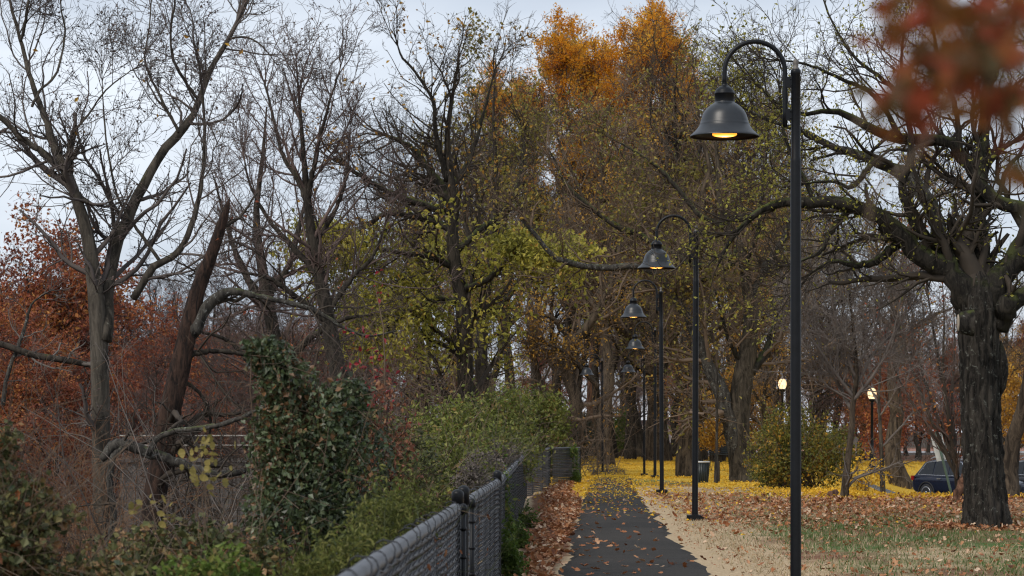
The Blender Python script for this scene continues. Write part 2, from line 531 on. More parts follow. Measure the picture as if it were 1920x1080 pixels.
# ground: weights of the covers are stored on the mesh
def ground_mat():
    m, t, bs, _ = new_mat('park ground')
    v = coords(t)
    fine = ntex(t, v, 14, 8, 0.75)
    mid = ntex(t, v, 1.3, 8, 0.7)
    tan = ramp(t, [(0.3, (0.22, 0.15, 0.085)), (0.5, (0.42, 0.32, 0.2)), (0.75, (0.55, 0.44, 0.3))], fine).outputs[0]
    grn = ramp(t, [(0.3, (0.03, 0.055, 0.016)), (0.55, (0.075, 0.13, 0.034)), (0.8, (0.19, 0.2, 0.085))], fine).outputs[0]
    brn = ramp(t, [(0.3, (0.06, 0.03, 0.018)), (0.5, (0.17, 0.08, 0.045)), (0.75, (0.31, 0.19, 0.125))], fine).outputs[0]
    yel = ramp(t, [(0.32, (0.17, 0.14, 0.04)), (0.46, (0.45, 0.28, 0.03)), (0.75, (0.66, 0.43, 0.04))], fine).outputs[0]
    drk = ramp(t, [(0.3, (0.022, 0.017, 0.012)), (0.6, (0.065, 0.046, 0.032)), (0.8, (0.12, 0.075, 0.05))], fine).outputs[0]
    c = tan
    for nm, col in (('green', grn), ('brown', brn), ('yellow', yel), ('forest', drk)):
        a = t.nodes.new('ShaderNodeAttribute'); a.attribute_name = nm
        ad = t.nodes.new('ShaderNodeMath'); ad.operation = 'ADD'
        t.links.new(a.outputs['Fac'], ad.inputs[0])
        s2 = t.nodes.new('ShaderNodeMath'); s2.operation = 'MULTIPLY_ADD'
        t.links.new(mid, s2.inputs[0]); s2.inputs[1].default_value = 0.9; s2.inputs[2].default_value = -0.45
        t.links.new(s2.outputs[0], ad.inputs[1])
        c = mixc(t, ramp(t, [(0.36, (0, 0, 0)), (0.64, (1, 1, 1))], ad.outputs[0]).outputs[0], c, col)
    t.links.new(c, bs.inputs['Base Color'])
    bs.inputs['Roughness'].default_value = 0.95
    bs.inputs['Specular IOR Level'].default_value = 0.15
    bump(t, bs, fine, 0.7, 0.04)
    return m
M['ground'] = ground_mat()

def asphalt():
    m, t, bs, _ = new_mat('asphalt')
    v = coords(t)
    a = ntex(t, v, 60, 6, 0.8)
    b = ntex(t, v, 0.7, 6, 0.65)
    c = ramp(t, [(0.38, (0.012, 0.0115, 0.011)), (0.55, (0.033, 0.031, 0.0285)), (0.75, (0.095, 0.088, 0.08))], a).outputs[0]
    c = mixc(t, ramp(t, [(0.4, (0,) * 3), (0.75, (0.4,) * 3)], b).outputs[0], c, (0.019, 0.018, 0.017))
    vo = t.nodes.new('ShaderNodeTexVoronoi'); vo.feature = 'DISTANCE_TO_EDGE'; vo.inputs['Scale'].default_value = 0.55
    wn = t.nodes.new('ShaderNodeTexNoise'); wn.inputs['Scale'].default_value = 2.5; wn.inputs['Detail'].default_value = 6
    t.links.new(v, wn.inputs['Vector'])
    mm = t.nodes.new('ShaderNodeMix'); mm.data_type = 'RGBA'; mm.inputs[0].default_value = 0.18
    t.links.new(v, mm.inputs[6]); t.links.new(wn.outputs[1], mm.inputs[7]); t.links.new(mm.outputs[2], vo.inputs['Vector'])
    c = mixc(t, ramp(t, [(0.0, (0.75,) * 3), (0.012, (0, 0, 0))], vo.outputs['Distance']).outputs[0], c, (0.008, 0.008, 0.008))
    d3 = ntex(t, coords(t), 0.22, 4, 0.6)
    c = mixc(t, ramp(t, [(0.45, (0,) * 3), (0.62, (0.35,) * 3)], d3).outputs[0], c, (0.06, 0.052, 0.045))
    t.links.new(c, bs.inputs['Base Color'])
    bs.inputs['Roughness'].default_value = 0.95
    bs.inputs['Specular IOR Level'].default_value = 0.18
    bump(t, bs, a, 0.6, 0.012)
    return m
M['asphalt'] = asphalt()
M['road'] = plain('far road', (0.09, 0.09, 0.095), 0.8, 0, 0.2, 0.5)
M['plaza'] = plain('pale paving', (0.36, 0.36, 0.37), 0.8, 0, 0.2, 0.3)
M['redbrick'] = plain('reddish paving', (0.3, 0.14, 0.09), 0.85, 0, 0.25, 0.4)

# ------------------------------------------------------------------ ground, path, roads
def path_edges(y):
    L = np.interp(y, [-25, 26.6, 34, 42, 55, 75, 90, 120, 200], [-.8, .37, .63, .92, 1.37, 2.1, 2.75, 3.3, 4.0])
    R = np.interp(y, [-25, 26.6, 31, 35, 37.4, 41, 47.7, 59, 75, 90, 120, 200], [1.1, 2.12, 2.2, 2.21, 2.27, 2.42, 2.55, 2.89, 3.45, 4.2, 5.2, 6.3])
    return L, R

def grid_axis(stops):
    out = [np.array([stops[0][0]])]
    for (a, st), (b, _) in zip(stops[:-1], stops[1:]):
        n = max(1, int(round((b - a) / st)))
        out.append(np.linspace(a, b, n + 1)[1:])
    return np.concatenate(out)
gx = grid_axis([(-900, 100), (-100, 12), (-30, 1.2), (-6, 0.3), (14, 0.6), (30, 3), (60, 12), (120, 100), (900, 1)])
gy = grid_axis([(-60, 6), (10, 1.0), (22, 0.45), (75, 0.8), (140, 2), (240, 10), (400, 100), (2200, 1)])
X, Y = np.meshgrid(gx, gy)
XY = np.stack([X.ravel(), Y.ravel(), np.zeros(X.size)], 1)
Z = terrain(XY[:, 0], XY[:, 1])
L, R = path_edges(XY[:, 1])
Z = Z + 0.025 * noise(XY, 0.35, 2) * sm(np.abs(XY[:, 0] - (L + R) / 2), 1.2, 2.2) * (XY[:, 1] < 160)
XY[:, 2] = Z
def w_yellow(x, y):
    n = noise(np.stack([x, y * 0.4, 0 * x], 1), 0.35, 4)
    l0, r0 = path_edges(y)
    a = sm(y + 4 * n - 0.35 * x - 14 * (1 - sm(x - r0, 0.3, 1.8)) * sm(x - l0, -0.2, 0.2), 63, 72) * (1 - sm(y + 3 * np.maximum(x - 12, 0), 178, 195))
    # left verge of the path
    l, r = path_edges(y)
    b = sm(y + 3 * n, 47, 62) * sm((x - fence_x(y)) / np.maximum(l - fence_x(y), 0.2), 0.5, 0.8) * (x < l + 0.3)
    # crest strip
    c = sm(y - 0.12 * x, 54.5, 56.5) * (1 - sm(y, 64, 70)) * sm(x, 4.5, 8)
    c = c * (0.75 + 0.3 * n)
    e = np.clip(np.maximum(np.maximum(a, b), c), 0, 1)
    return e * (x > fence_x(y) - 0.3)
def w_brown(x, y):
    n = noise(np.stack([x, y * 0.5, 0 * x], 1), 0.6, 5)
    a = sm(y + 2.0 * n, 40, 46) * (1 - sm(y + 1.5 * n, 56, 60)) * sm(x + 0.6 * n, 2.9, 5.2)
    l, r = path_edges(y)
    b = sm(l - x, -0.2, 0.05) * (1 - sm(y, 68, 76)) * sm(x - fence_x(y), 0.0, 0.2)
    e = sm(y + 3 * np.maximum(x - 12, 0), 172, 192) * 0.9
    f = 0.45 + 0.25 * n
    return np.clip(np.maximum.reduce([a * 0.62, b, e, f * (x > 3)]), 0, 1)
def w_green(x, y):
    n = noise(np.stack([x, y * 0.35, 0 * x], 1), 0.5, 6)
    l, r = path_edges(y)
    a = sm(y + 1.5 * n, 30, 34) * (1 - sm(y + 2 * n, 43, 48)) * sm(x - r, 0.5, 2.2)
    b = 0.42 + 0.35 * n
    c = (0.6 + 0.3 * n) * sm(y, 62, 75)
    return np.clip(np.maximum.reduce([a * 0.8, b * sm(x - r, 0.5, 1.6), c]), 0, 1) * (x > l)
x_, y_ = XY[:, 0], XY[:, 1]
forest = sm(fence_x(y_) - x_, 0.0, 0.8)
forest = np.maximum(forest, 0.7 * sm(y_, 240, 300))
nx, ny = len(gx), len(gy)
ii = (np.arange(ny - 1)[:, None] * nx + np.arange(nx - 1)[None, :]).ravel()
Q = np.stack([ii, ii + 1, ii + nx + 1, ii + nx], 1)
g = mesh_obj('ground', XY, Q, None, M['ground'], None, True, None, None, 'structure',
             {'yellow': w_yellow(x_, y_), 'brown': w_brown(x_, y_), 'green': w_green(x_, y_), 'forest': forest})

# asphalt path: slightly domed sheet with ragged edges
ys = grid_axis([(-25, 1), (20, 0.35), (80, 1.0), (190, 1)])
L, R = path_edges(ys)
pr = np.random.default_rng(8)
jl = 0.05 * noise(np.stack([0 * ys, ys, 0 * ys], 1), 1.2, 1) + 0.03 * pr.normal(size=len(ys))
jr = 0.09 * noise(np.stack([0 * ys, ys, 0 * ys], 1), 0.8, 3) + 0.035 * pr.normal(size=len(ys))
u = np.linspace(0, 1, 9)
PX = (L + jl)[:, None] * (1 - u) + (R + jr)[:, None] * u
PY = np.repeat(ys[:, None], 9, 1)
PZ = terrain(PX, PY) + 0.03 + 0.03 * np.sin(np.pi * u)[None, :]
PZ[:, 0] -= 0.08; PZ[:, -1] -= 0.08
k = (np.arange(len(ys) - 1)[:, None] * 9 + np.arange(8)[None, :]).ravel()
mesh_obj('path', np.stack([PX, PY, PZ], -1).reshape(-1, 3), np.stack([k, k + 1, k + 10, k + 9], 1), None, M['asphalt'], None, True, kind='structure')

def strip(name, x0, x1, y0, y1, lift, mat, kind='structure', nxs=40, nys=4):
    xs, yy = np.meshgrid(np.linspace(x0, x1, nxs), np.linspace(y0, y1, nys))
    z = terrain(xs, yy) + lift
    k = (np.arange(nys - 1)[:, None] * nxs + np.arange(nxs - 1)[None, :]).ravel()
    return mesh_obj(name, np.stack([xs, yy, z], -1).reshape(-1, 3), np.stack([k, k + 1, k + nxs + 1, k + nxs], 1), None, mat, None, True, kind=kind)
strip('road', 13.0, 70, 96, 108, 0.05, M['road'], nxs=60, nys=8)
strip('plaza', 4.5, 60, 196, 222, 0.07, M['plaza'])
strip('brick_walk', 4.5, 60, 224, 250, 0.08, M['redbrick'])
kb = Geo(); kb.box((32, 195.8, float(terrain(32, 196)) + 0.08), (27.5, 0.15, 0.1)); kb.obj('kerb', M['concrete'], None, (32, 195.8, 0), False, 'structure')

# ------------------------------------------------------------------ tree growing
def resample(pts, rad, N, r=rng, wob=0.0):
    pts = np.asarray(pts, float); rad = np.asarray(rad, float)
    if len(pts) == 2:
        u = np.linspace(0, 1, N)[:, None]
        P = pts[0] * (1 - u) + pts[1] * u
        return P, np.linspace(rad[0], rad[1], N)
    E = np.vstack([2 * pts[0] - pts[1], pts, 2 * pts[-1] - pts[-2]])
    dense, dr = [], []
    for i in range(len(pts) - 1):
        p0, p1, p2, p3 = E[i:i + 4]
        for t in np.linspace(0, 1, 10, endpoint=False):
            dense.append(0.5 * (2 * p1 + (p2 - p0) * t + (2 * p0 - 5 * p1 + 4 * p2 - p3) * t * t + (3 * p1 - p0 - 3 * p2 + p3) * t ** 3))
            dr.append(rad[i] * (1 - t) + rad[i + 1] * t)
    dense.append(pts[-1]); dr.append(rad[-1])
    dense = np.array(dense); dr = np.array(dr)
    s = np.concatenate([[0], np.cumsum(np.linalg.norm(np.diff(dense, axis=0), axis=1))])
    q = np.linspace(0, s[-1], N)
    P = np.stack([np.interp(q, s, dense[:, i]) for i in range(3)], 1)
    if wob:
        w = r.normal(size=(N, 3)) * wob * np.interp(q, s, dr)[:, None]
        w[0] = 0
        P = P + w
    return P, np.interp(q, s, dr)

def plen(P):
    return np.linalg.norm(np.diff(P, axis=1), axis=2).sum(1)

def grow(P, R, counts, Lr, ang=(35, 65), npts=5, wig=0.2, up=0.0, rr=0.55, rmin=0.003, t0=0.15, t1=1.0, tipfall=0.6, absL=None, r=rng, end=0.35):
    """children of every branch in P (B,N,3)"""
    B, N, _ = P.shape
    idx = np.repeat(np.arange(B), counts)
    n = len(idx)
    if n == 0: return np.zeros((0, npts, 3)), np.zeros((0, npts))
    t = t0 + (t1 - t0) * r.random(n)
    f = t * (N - 1)
    i = np.minimum(f.astype(int), N - 2); fr = (f - i)[:, None]
    pos = P[idx, i] * (1 - fr) + P[idx, i + 1] * fr
    rad = R[idx, i] * (1 - fr[:, 0]) + R[idx, i + 1] * fr[:, 0]
    tan = nrm(P[idx, i + 1] - P[idx, i])
    ln = plen(P)[idx] if absL is None else np.full(n, absL)
    L = ln * Lr * (1.0 + tipfall * (0.5 - t)) * r.uniform(0.55, 1.3, n)
    v = r.normal(size=(n, 3)); v = nrm(v - (v * tan).sum(1, keepdims=True) * tan)
    a = np.radians(r.uniform(ang[0], ang[1], n))[:, None]
    d = nrm(tan * np.cos(a) + v * np.sin(a))
    r0 = np.minimum(rad * 0.8, np.maximum(rr * rad, rmin))
    r0 = np.maximum(r0, rmin)
    out = np.zeros((n, npts, 3)); out[:, 0] = pos
    st = (L / (npts - 1))[:, None]
    for kk in range(1, npts):
        d = nrm(d + wig * r.normal(size=(n, 3)) + np.array([0, 0, up]))
        out[:, kk] = out[:, kk - 1] + d * st
    RR = r0[:, None] * np.linspace(1, end, npts)[None, :]
    return out, np.maximum(RR, rmin * 0.6)

def leaf_points(levels, n, r=rng, spread=0.05, t0=0.2, clump=None, seed=0, thr=-0.3):
    """points along twigs; clumped by noise so that gaps and heaps form"""
    P = np.concatenate([l[:, [0, l.shape[1] // 2, -1]] for l in levels])
    k = r.integers(0, len(P), n * 2)
    t = r.uniform(t0, 1, n * 2)[:, None]
    C = np.where(t < 0.5, P[k, 0] * (1 - 2 * t) + P[k, 1] * 2 * t, P[k, 1] * (2 - 2 * t) + P[k, 2] * (2 * t - 1))
    C = C + r.normal(size=C.shape) * spread
    if clump:
        keep = noise(C, clump, seed) + 0.35 * r.normal(size=len(C)) > thr
        C = C[keep]
    return C[:n]

def trunk_relief(P, R, sides=36, step=0.07, amp=0.07, k=11, flare=0.0, seed=1, lobes=5, lump=1.0):
    """trunk tube with ridged bark and root flare"""
    ln = np.linalg.norm(np.diff(P, axis=0), axis=1).sum()
    N = max(12, int(ln / step))
    P, R = resample(P, R, N)
    T = nrm(np.gradient(P, axis=0))
    U = nrm(np.cross(T, np.array([0, 1.0, 0.02])))
    Vv = np.cross(T, U)
    a = 2 * np.pi * np.arange(sides) / sides
    s = np.linspace(0, ln, N)[:, None]
    th = a[None, :]
    r2 = np.random.default_rng(seed)
    w = 0.6 * np.sin(1.7 * s + seed) + 0.35 * np.sin(4.1 * s + 2 * th + seed * 2) + 0.3 * np.sin(9 * s - 3 * th)
    ridge = 1 - np.abs(np.sin(k * 0.5 * th + w * 1.3))
    ridge2 = np.sin(23 * s + 5 * th + seed) * np.sin(13 * th - 7 * s)
    lump = lump * (0.06 * np.sin(2 * th + 1.1 * s + seed) + 0.05 * np.sin(3 * th - 0.8 * s + 2 * seed))
    rr = R[:, None] * (1 + lump - amp * ridge + 0.25 * amp * ridge2 + 0.2 * amp * r2.normal(size=(N, sides)))
    if flare:
        fl = np.exp(-s / 0.35) * flare * (0.55 + 0.45 * np.cos(lobes * th + seed))
        rr = rr * (1 + fl)
    V = P[:, None, :] + rr[..., None] * (np.cos(a)[None, :, None] * U[:, None, :] + np.sin(a)[None, :, None] * Vv[:, None, :])
    i = (np.arange(N - 1) * sides)[:, None]; j = np.arange(sides)[None, :]; j2 = (j + 1) % sides
    Q = np.stack([i + j, i + j2, i + sides + j2, i + sides + j], -1).reshape(-1, 4)
    return V.reshape(-1, 3), Q

def px_line(pts, d, slope=0.0, curve=0.0):
    """pixel polyline (x, y, width) -> world points and radii at depth d, drifting in depth along its length"""
    out, rad, s = [], [], 0.0
    prev = None
    for (x, y, w) in pts:
        if prev is not None:
            s += math.hypot(x - prev[0], y - prev[1]) * d / F
        prev = (x, y)
        dd = d + slope * s + curve * s * s
        out.append(W(x, y, dd)); rad.append(w * 0.5 * dd / F)
    return np.array(out), np.array(rad)

def hero_tree(name, label, cat, d, trunk, limbs, mats, seed, levels, leaves=None, flare=0.25, trunk_slope=0.0, group=None, relief=True, buds=0, base=None, parent_len=None, ivy=None, side=36, amp=0.07, k=11, lump=1.0):
    r = np.random.default_rng(seed)
    P, R = px_line(trunk, d, trunk_slope)
    if base is None:
        P[0, 2] = float(terrain(P[0, 0], P[0, 1])) - 0.12
    loc = P[0].copy(); loc[2] += 0.12
    root = thing(name, loc, label, cat, group)
    if relief:
        V, Q = trunk_relief(P, R, side, 0.08, amp, k, flare, seed, lump=lump)
        mesh_obj('trunk', V, Q, None, mats[0], root, True, None, loc)
    else:
        P2, R2 = resample(P, R, 18)
        ge = Geo(); ge.tubes(P2, R2, 10); ge.obj('trunk', mats[0], root, loc)
    PL, RL = [], []
    for j, lm in enumerate(limbs):
        pts, sl = lm[0], lm[1]
        m_ = lm[2] if len(lm) > 2 and lm[2] else mats[1]
        p, q = px_line(pts, d, sl)
        ln = np.linalg.norm(np.diff(p, axis=0), axis=1).sum()
        p, q = resample(p, q, 28, r, 0.18)
        ge = Geo(); ge.tubes(p, q * (1 + 0.06 * r.normal(size=len(q))), 10, True); ge.obj('limb', m_, root, loc)
        PL.append(p); RL.append(q)
    tp, tq = resample(P, R, 28)
    PL.append(tp); RL.append(tq)
    PL, RL = np.array(PL), np.array(RL)
    ln = plen(PL)
    tw = Geo()
    cur_P, cur_R = PL, RL
    allv = []
    for lv, o in enumerate(levels):
        o = dict(o)
        if lv == 0:
            sp = o.pop('spacing')
            cnt = np.maximum(1, (ln / sp)).astype(int)
            cnt[-1] = int(cnt[-1] * o.pop('trunk_share', 0.2))
            nP, nR = grow(cur_P, cur_R, cnt, r=r, **o)
            if label.find('snapped') < 0:
                o2 = dict(o); o2.update(t0=0.86, t1=1.0, ang=(4, 28), rr=0.9)
                eP, eR = grow(cur_P, cur_R, np.full(len(cur_P), 5), r=r, **o2)
                nP, nR = np.concatenate([nP, eP]), np.concatenate([nR, eR])
        else:
            c = o.pop('count')
            nP, nR = grow(cur_P, cur_R, np.full(len(cur_P), c), r=r, **o)
        tw.tubes(nP, nR, 5 if lv == 0 else 3)
        allv.append(nP)
        cur_P, cur_R = nP, nR
    tw.obj('crown', mats[2], root, loc, True, 'stuff')
    if leaves:
        for lf in (leaves if isinstance(leaves, list) else [leaves]):
            lg = Geo()
            C = leaf_points(allv[lf.get('lv', -2):], lf['n'] * (4 if 'zone' in lf else 1), r, lf.get('spread', 0.05), clump=lf.get('clump'), seed=seed, thr=lf.get('thr', -0.3))
            if 'zone' in lf:
                C = C[lf['zone'](C)][:lf['n']]
            if len(C):
                lg.leaves(C, r.uniform(0.6, 1.3, len(C)) * lf['size'], np.clip(0.5 + 0.3 * noise(C, 0.7, seed + 1) + 0.22 * r.normal(size=len(C)), 0, 1), droop=lf.get('droop', 0.3), r=r, aspect=lf.get('aspect', 0.55))
                lg.obj('foliage', lf['mat'], root, loc, False, 'stuff', True)
    return root

def auto_tree(name, label, cat, loc, H, r0, seed, mats, group=None, spread=0.32, up=0.10, limbs=14, t0=0.3, n=(11, 7, 4), rmin=0.009, leaves=None, fork=0, wig=0.16, ang=(35, 65), lean=0.0, flare=1.25, top=0.25):
    """a whole tree at loc, grown from its trunk"""
    r = np.random.default_rng(seed)
    root = thing(name, loc, label, cat, group)
    N = 14
    zz = np.linspace(-0.1, H * 0.88, N)
    P = np.stack([np.cumsum(r.normal(size=N) * H * 0.009) + lean * zz, np.cumsum(r.normal(size=N) * H * 0.009), zz], 1)
    P[:, :2] -= P[0, :2]
    R = r0 * (1 - zz / (H * 0.88) * 0.88); R[0] = r0 * flare * 1.1; R[1] = r0 * 1.0
    P, R = resample(P, R, 22)
    R[0] = r0 * flare * 1.15; R[1] = r0 * flare
    tr = Geo(); tr.tubes(P, R, 10)
    PL, RL = grow(P[None], R[None], [limbs], spread, ang, 9, wig, up, 0.62, 0.02, t0, 1.0, 0.9, absL=H, r=r, end=top)
    tr.tubes(PL, RL, 6)
    tr.obj('trunk', mats[0], root)
    tw = Geo(); allv = []
    cp, cr = np.concatenate([PL]), np.concatenate([RL])
    spec = [(n[0], 0.42, 6, 0.2, 0.05, 0.5, rmin * 1.4), (n[1], 0.42, 5, 0.22, 0.03, 0.5, rmin), (n[2], 0.5, 3, 0.25, 0.02, 0.6, rmin * 0.75)]
    for (c, lr, npt, wg, u_, rr, rm) in spec:
        if c == 0: continue
        np_, nr_ = grow(cp, cr, np.full(len(cp), c), lr, (30, 65), npt, wg, u_, rr, rm, 0.12, 1.0, 0.5, r=r)
        tw.tubes(np_, nr_, 4 if npt > 5 else 3)
        allv.append(np_); cp, cr = np_, nr_
    tw.obj('crown', mats[1], root, None, True, 'stuff')
    if leaves:
        lg = Geo()
        C = leaf_points([PL, allv[0]] if leaves.get('on') else allv[-2:], leaves['n'] * (2 if leaves.get('on') else 1), r, leaves.get('spread', 0.12), clump=leaves.get('clump'), seed=seed, thr=leaves.get('thr', -0.3))
        if 'zmin' in leaves:
            pz = (C[:, 2] / H - leaves['zmin']) / 0.25 + 0.3 * r.normal(size=len(C))
            C = C[pz > 0]
        if 'zmax' in leaves:
            pz = (leaves['zmax'] - C[:, 2] / H) / 0.25 + 0.3 * r.normal(size=len(C))
            C = C[pz > 0]
        lg.leaves(C, r.uniform(0.6, 1.3, len(C)) * leaves['size'], np.clip(0.5 + 0.3 * noise(C, 0.6, seed) + 0.2 * r.normal(size=len(C)), 0, 1), droop=leaves.get('droop', 0.3), r=r)
        lg.obj('foliage', leaves['mat'], root, None, False, 'stuff', True)
    return root

def set_tree(src, first, px, d, s, rz, label, group, name=None):
    o = src if first else copy_tree(src)
    p = at(px, d)
    o.location = (p[0], p[1], p[2] - 0.05)
    o.scale = (s * random.uniform(0.92, 1.08), s * random.uniform(0.92, 1.08), s)
    o.rotation_euler = (0, 0, rz)
    o['label'] = label; o['group'] = group
    return o

# ---- woods: prototypes, copied one by one
protos = {}
bt = (M['bark_brown'], M['twig_brown'])
protos['bare_a'] = auto_tree('bare_tree', 'x', 'tree', (0, 0, 0), 18, 0.26, 21, (M['bark_dark'], M['twig_brown']), limbs=17, up=0.11, t0=0.38)
protos['bare_b'] = auto_tree('bare_tree', 'x', 'tree', (0, 0, 0), 19, 0.3, 22, (M['bark_dark'], M['twig_dark']), limbs=15, spread=0.36, up=0.09, wig=0.22, t0=0.38)
protos['bare_c'] = auto_tree('bare_tree', 'x', 'tree', (0, 0, 0), 15, 0.2, 23, (M['bark_dark'], M['twig_purple']), limbs=20, t0=0.12, spread=0.3, n=(11, 8, 5))
protos['olive_a'] = auto_tree('elm_tree', 'x', 'tree', (0, 0, 0), 16, 0.26, 24, (M['bark_dark'], M['twig_brown']), limbs=18, t0=0.18, leaves=dict(n=4000, size=0.17, mat=M['olive'], clump=0.55, thr=0.0, spread=0.2))
protos['olive_b'] = auto_tree('elm_tree', 'x', 'tree', (0, 0, 0), 14, 0.22, 25, (M['bark_dark'], M['twig_brown']), limbs=18, t0=0.15, spread=0.36, leaves=dict(n=3000, size=0.15, mat=M['amber'], clump=0.6, thr=0.1, spread=0.2))
protos['rust_a'] = auto_tree('oak_tree', 'x', 'tree', (0, 0, 0), 11, 0.2, 26, (M['bark_dark'], M['twig_purple']), limbs=18, t0=0.12, spread=0.42, up=0.06, leaves=dict(n=17000, size=0.17, mat=M['rust'], clump=0.6, thr=-0.35, spread=0.22))
protos['rust_b'] = auto_tree('oak_tree', 'x', 'tree', (0, 0, 0), 10, 0.17, 27, (M['bark_dark'], M['twig_purple']), limbs=18, t0=0.1, spread=0.4, up=0.08, leaves=dict(n=11000, size=0.16, mat=M['rust'], clump=0.7, thr=-0.1, spread=0.25))
protos['ginkgo'] = auto_tree('ginkgo_tree', 'x', 'tree', (0, 0, 0), 27, 0.3, 28, (M['bark_dark'], M['twig_brown']), limbs=34, t0=0.3, spread=0.2, up=0.24, ang=(12, 34), n=(9, 6, 4), leaves=dict(n=8500, size=0.17, mat=M['orange'], clump=1.1, thr=0.0, zmin=0.66, spread=0.16, droop=0.0, on='limbs'))

LB = {
 'bare_a': ('bare brown-twigged tree in the dense woods behind the path', 'bare trees in the woods behind the path'),
 'bare_b': ('bare dark-barked tree in the dense woods behind the path', 'dark bare trees in the woods behind the path'),
 'bare_c': ('bushy bare tree with purplish twigs in the woods behind the lamps', 'bushy bare trees in the woods'),
 'olive_a': ('tree with thinning olive leaves in the woods behind the path', 'olive leaved trees in the woods'),
 'olive_b': ('tree with sparse amber leaves in the woods behind the lamps', 'amber leaved trees in the woods'),
 'rust_a': ('dense rust-red oak beyond the ravine on the fence side', 'rust-red oaks beyond the ravine'),
 'rust_b': ('thin rust-brown oak beyond the ravine', 'thin rust-brown oaks beyond the ravine'),
 'ginkgo': ('tall ginkgo with orange leaves left only at its top', 'tall orange-topped ginkgos'),
}
placed = {k: False for k in protos}
LB2 = {'bare_c': ('bushy bare tree with purplish twigs beyond the ravine', 'bushy bare trees beyond the ravine'),
       'rust_b': ('thin rust-brown oak behind the park lawn and road', 'thin rust-brown oaks behind the park')}
def plant(kind, px, d, s, rz=None):
    rz = random.uniform(0, 6.28) if rz is None else rz
    lb = LB2[kind] if kind in LB2 and ((px < 760) == (kind == 'bare_c')) else LB[kind]
    set_tree(protos[kind], not placed[kind], px, d, s, rz, *lb)
    placed[kind] = True

# rust oaks on the fence side, beyond the ravine
for px, d, s, kd in [(-40, 118, 1.05, 'rust_a'), (45, 104, 1.1, 'rust_a'), (110, 128, 1.25, 'rust_a'), (180, 112, 0.95, 'rust_b'), (250, 130, 0.95, 'rust_a'),
                     (315, 116, 0.85, 'rust_b'), (380, 140, 0.9, 'rust_b'), (470, 150, 0.9, 'rust_b'), (560, 132, 0.85, 'rust_a'), (640, 146, 0.95, 'rust_a'), (700, 128, 0.8, 'rust_b'),
                     (20, 92, 0.75, 'rust_a'), (90, 84, 0.6, 'rust_b'), (240, 96, 0.65, 'rust_b'), (290, 150, 1.0, 'rust_b'), (370, 158, 1.0, 'rust_a'), (450, 150, 0.9, 'rust_b'), (530, 160, 0.95, 'rust_a'), (330, 104, 0.62, 'rust_a'), (490, 108, 0.62, 'rust_a'), (560, 118, 0.66, 'rust_b'), (630, 112, 0.62, 'rust_a'), (150, 92, .62, 'rust_a'), (420, 170, 0.95, 'rust_a'), (-100, 100, 0.9, 'rust_a'), (590, 160, 0.9, 'rust_b')]:
    plant(kd, px, d, s)
# purplish bare scrub behind on that side
for px, d, s in [(60, 170, 0.95), (200, 180, 0.9), (330, 165, 0.85), (440, 185, 0.95), (540, 175, 0.9), (650, 168, 0.95), (300, 90, 0.5), (500, 100, 0.6), (610, 95, 0.55), (690, 110, 0.7), (-60, 165, .9), (350, 135, 0.75), (440, 130, 0.75), (520, 140, 0.8), (600, 135, 0.8), (670, 130, .8), (150, 150, .8), (240, 145, .75), (270, 155, 1.0), (340, 160, 1.0), (395, 150, 0.95), (480, 160, 1.0), (460, 125, 0.6), (560, 110, 0.62)]:
    plant('bare_c', px, d, s)
# main woods behind the path
for px, d, s, kd in [(720, 125, 0.85, 'bare_a'), (770, 140, 1.0, 'bare_b'), (815, 160, 1.25, 'bare_a'), (870, 150, 1.2, 'bare_a'), (925, 160, 1.35, 'bare_a'),
                     (985, 145, 1.12, 'bare_b'), (1100, 178, 1.2, 'bare_a'),
                     (1160, 185, 1.1, 'bare_a'), (1205, 180, 1.2, 'bare_b'), (1260, 180, 1.2, 'bare_a'), (1315, 160, 1.1, 'bare_a'), (1360, 175, 1.2, 'bare_b'),
                     (1430, 150, 0.95, 'bare_a'), (1475, 170, 1.0, 'bare_a'), (1300, 150, 1.3, 'bare_b'), (1345, 155, 1.42, 'bare_a'), (1395, 165, 1.4, 'bare_a'), (1440, 160, 1.3, 'bare_b'), (1490, 170, 1.15, 'bare_a'), (1410, 150, 1.3, 'olive_b'), (1540, 180, 1.0, 'bare_b'), (1515, 140, 0.6, 'bare_c'), (1560, 160, 0.75, 'bare_b'), (1610, 150, 0.6, 'bare_c'), (1660, 170, 0.66, 'bare_a'), (1720, 160, 0.6, 'bare_a'),
                     (1770, 165, 0.6, 'bare_c'), (1830, 155, 0.6, 'bare_a'), (1905, 165, 0.66, 'bare_b'), (1960, 150, 0.7, 'bare_a'), (1400, 200, 0.9, 'bare_c'), (1580, 205, .7, 'bare_c'), (1740, 205, .65, 'bare_c'), (1880, 205, .65, 'bare_c'),
                     (790, 118, 0.8, 'olive_a'), (850, 130, 0.85, 'olive_b'), (1080, 215, 0.85, 'bare_c'), (1160, 220, 0.9, 'bare_c'), (1240, 215, 0.85, 'bare_c'), (1120, 240, 1.0, 'bare_c'), (1200, 235, 0.9, 'bare_c'), (1220, 158, 1.0, 'olive_a'), 
                     (1345, 150, 0.95, 'olive_b'), (1440, 135, 0.8, 'olive_b'), (1530, 175, 0.85, 'olive_a'), (1620, 160, 0.62, 'olive_b'), (1720, 180, 0.6, 'olive_b'), (1860, 175, 0.66, 'olive_b'), (1905, 135, 0.5, 'olive_b'),
                     (1700, 190, 0.8, 'rust_b'), (1790, 180, 0.75, 'rust_b'), (1560, 190, 0.75, 'rust_b'), (1640, 140, 0.5, 'rust_a'), (1930, 190, 0.9, 'rust_b'), (1450, 185, .75, 'rust_b'), (1010, 205, 0.8, 'rust_b'), (1280, 210, .8, 'rust_b')]:
    plant(kd, px, d, s)
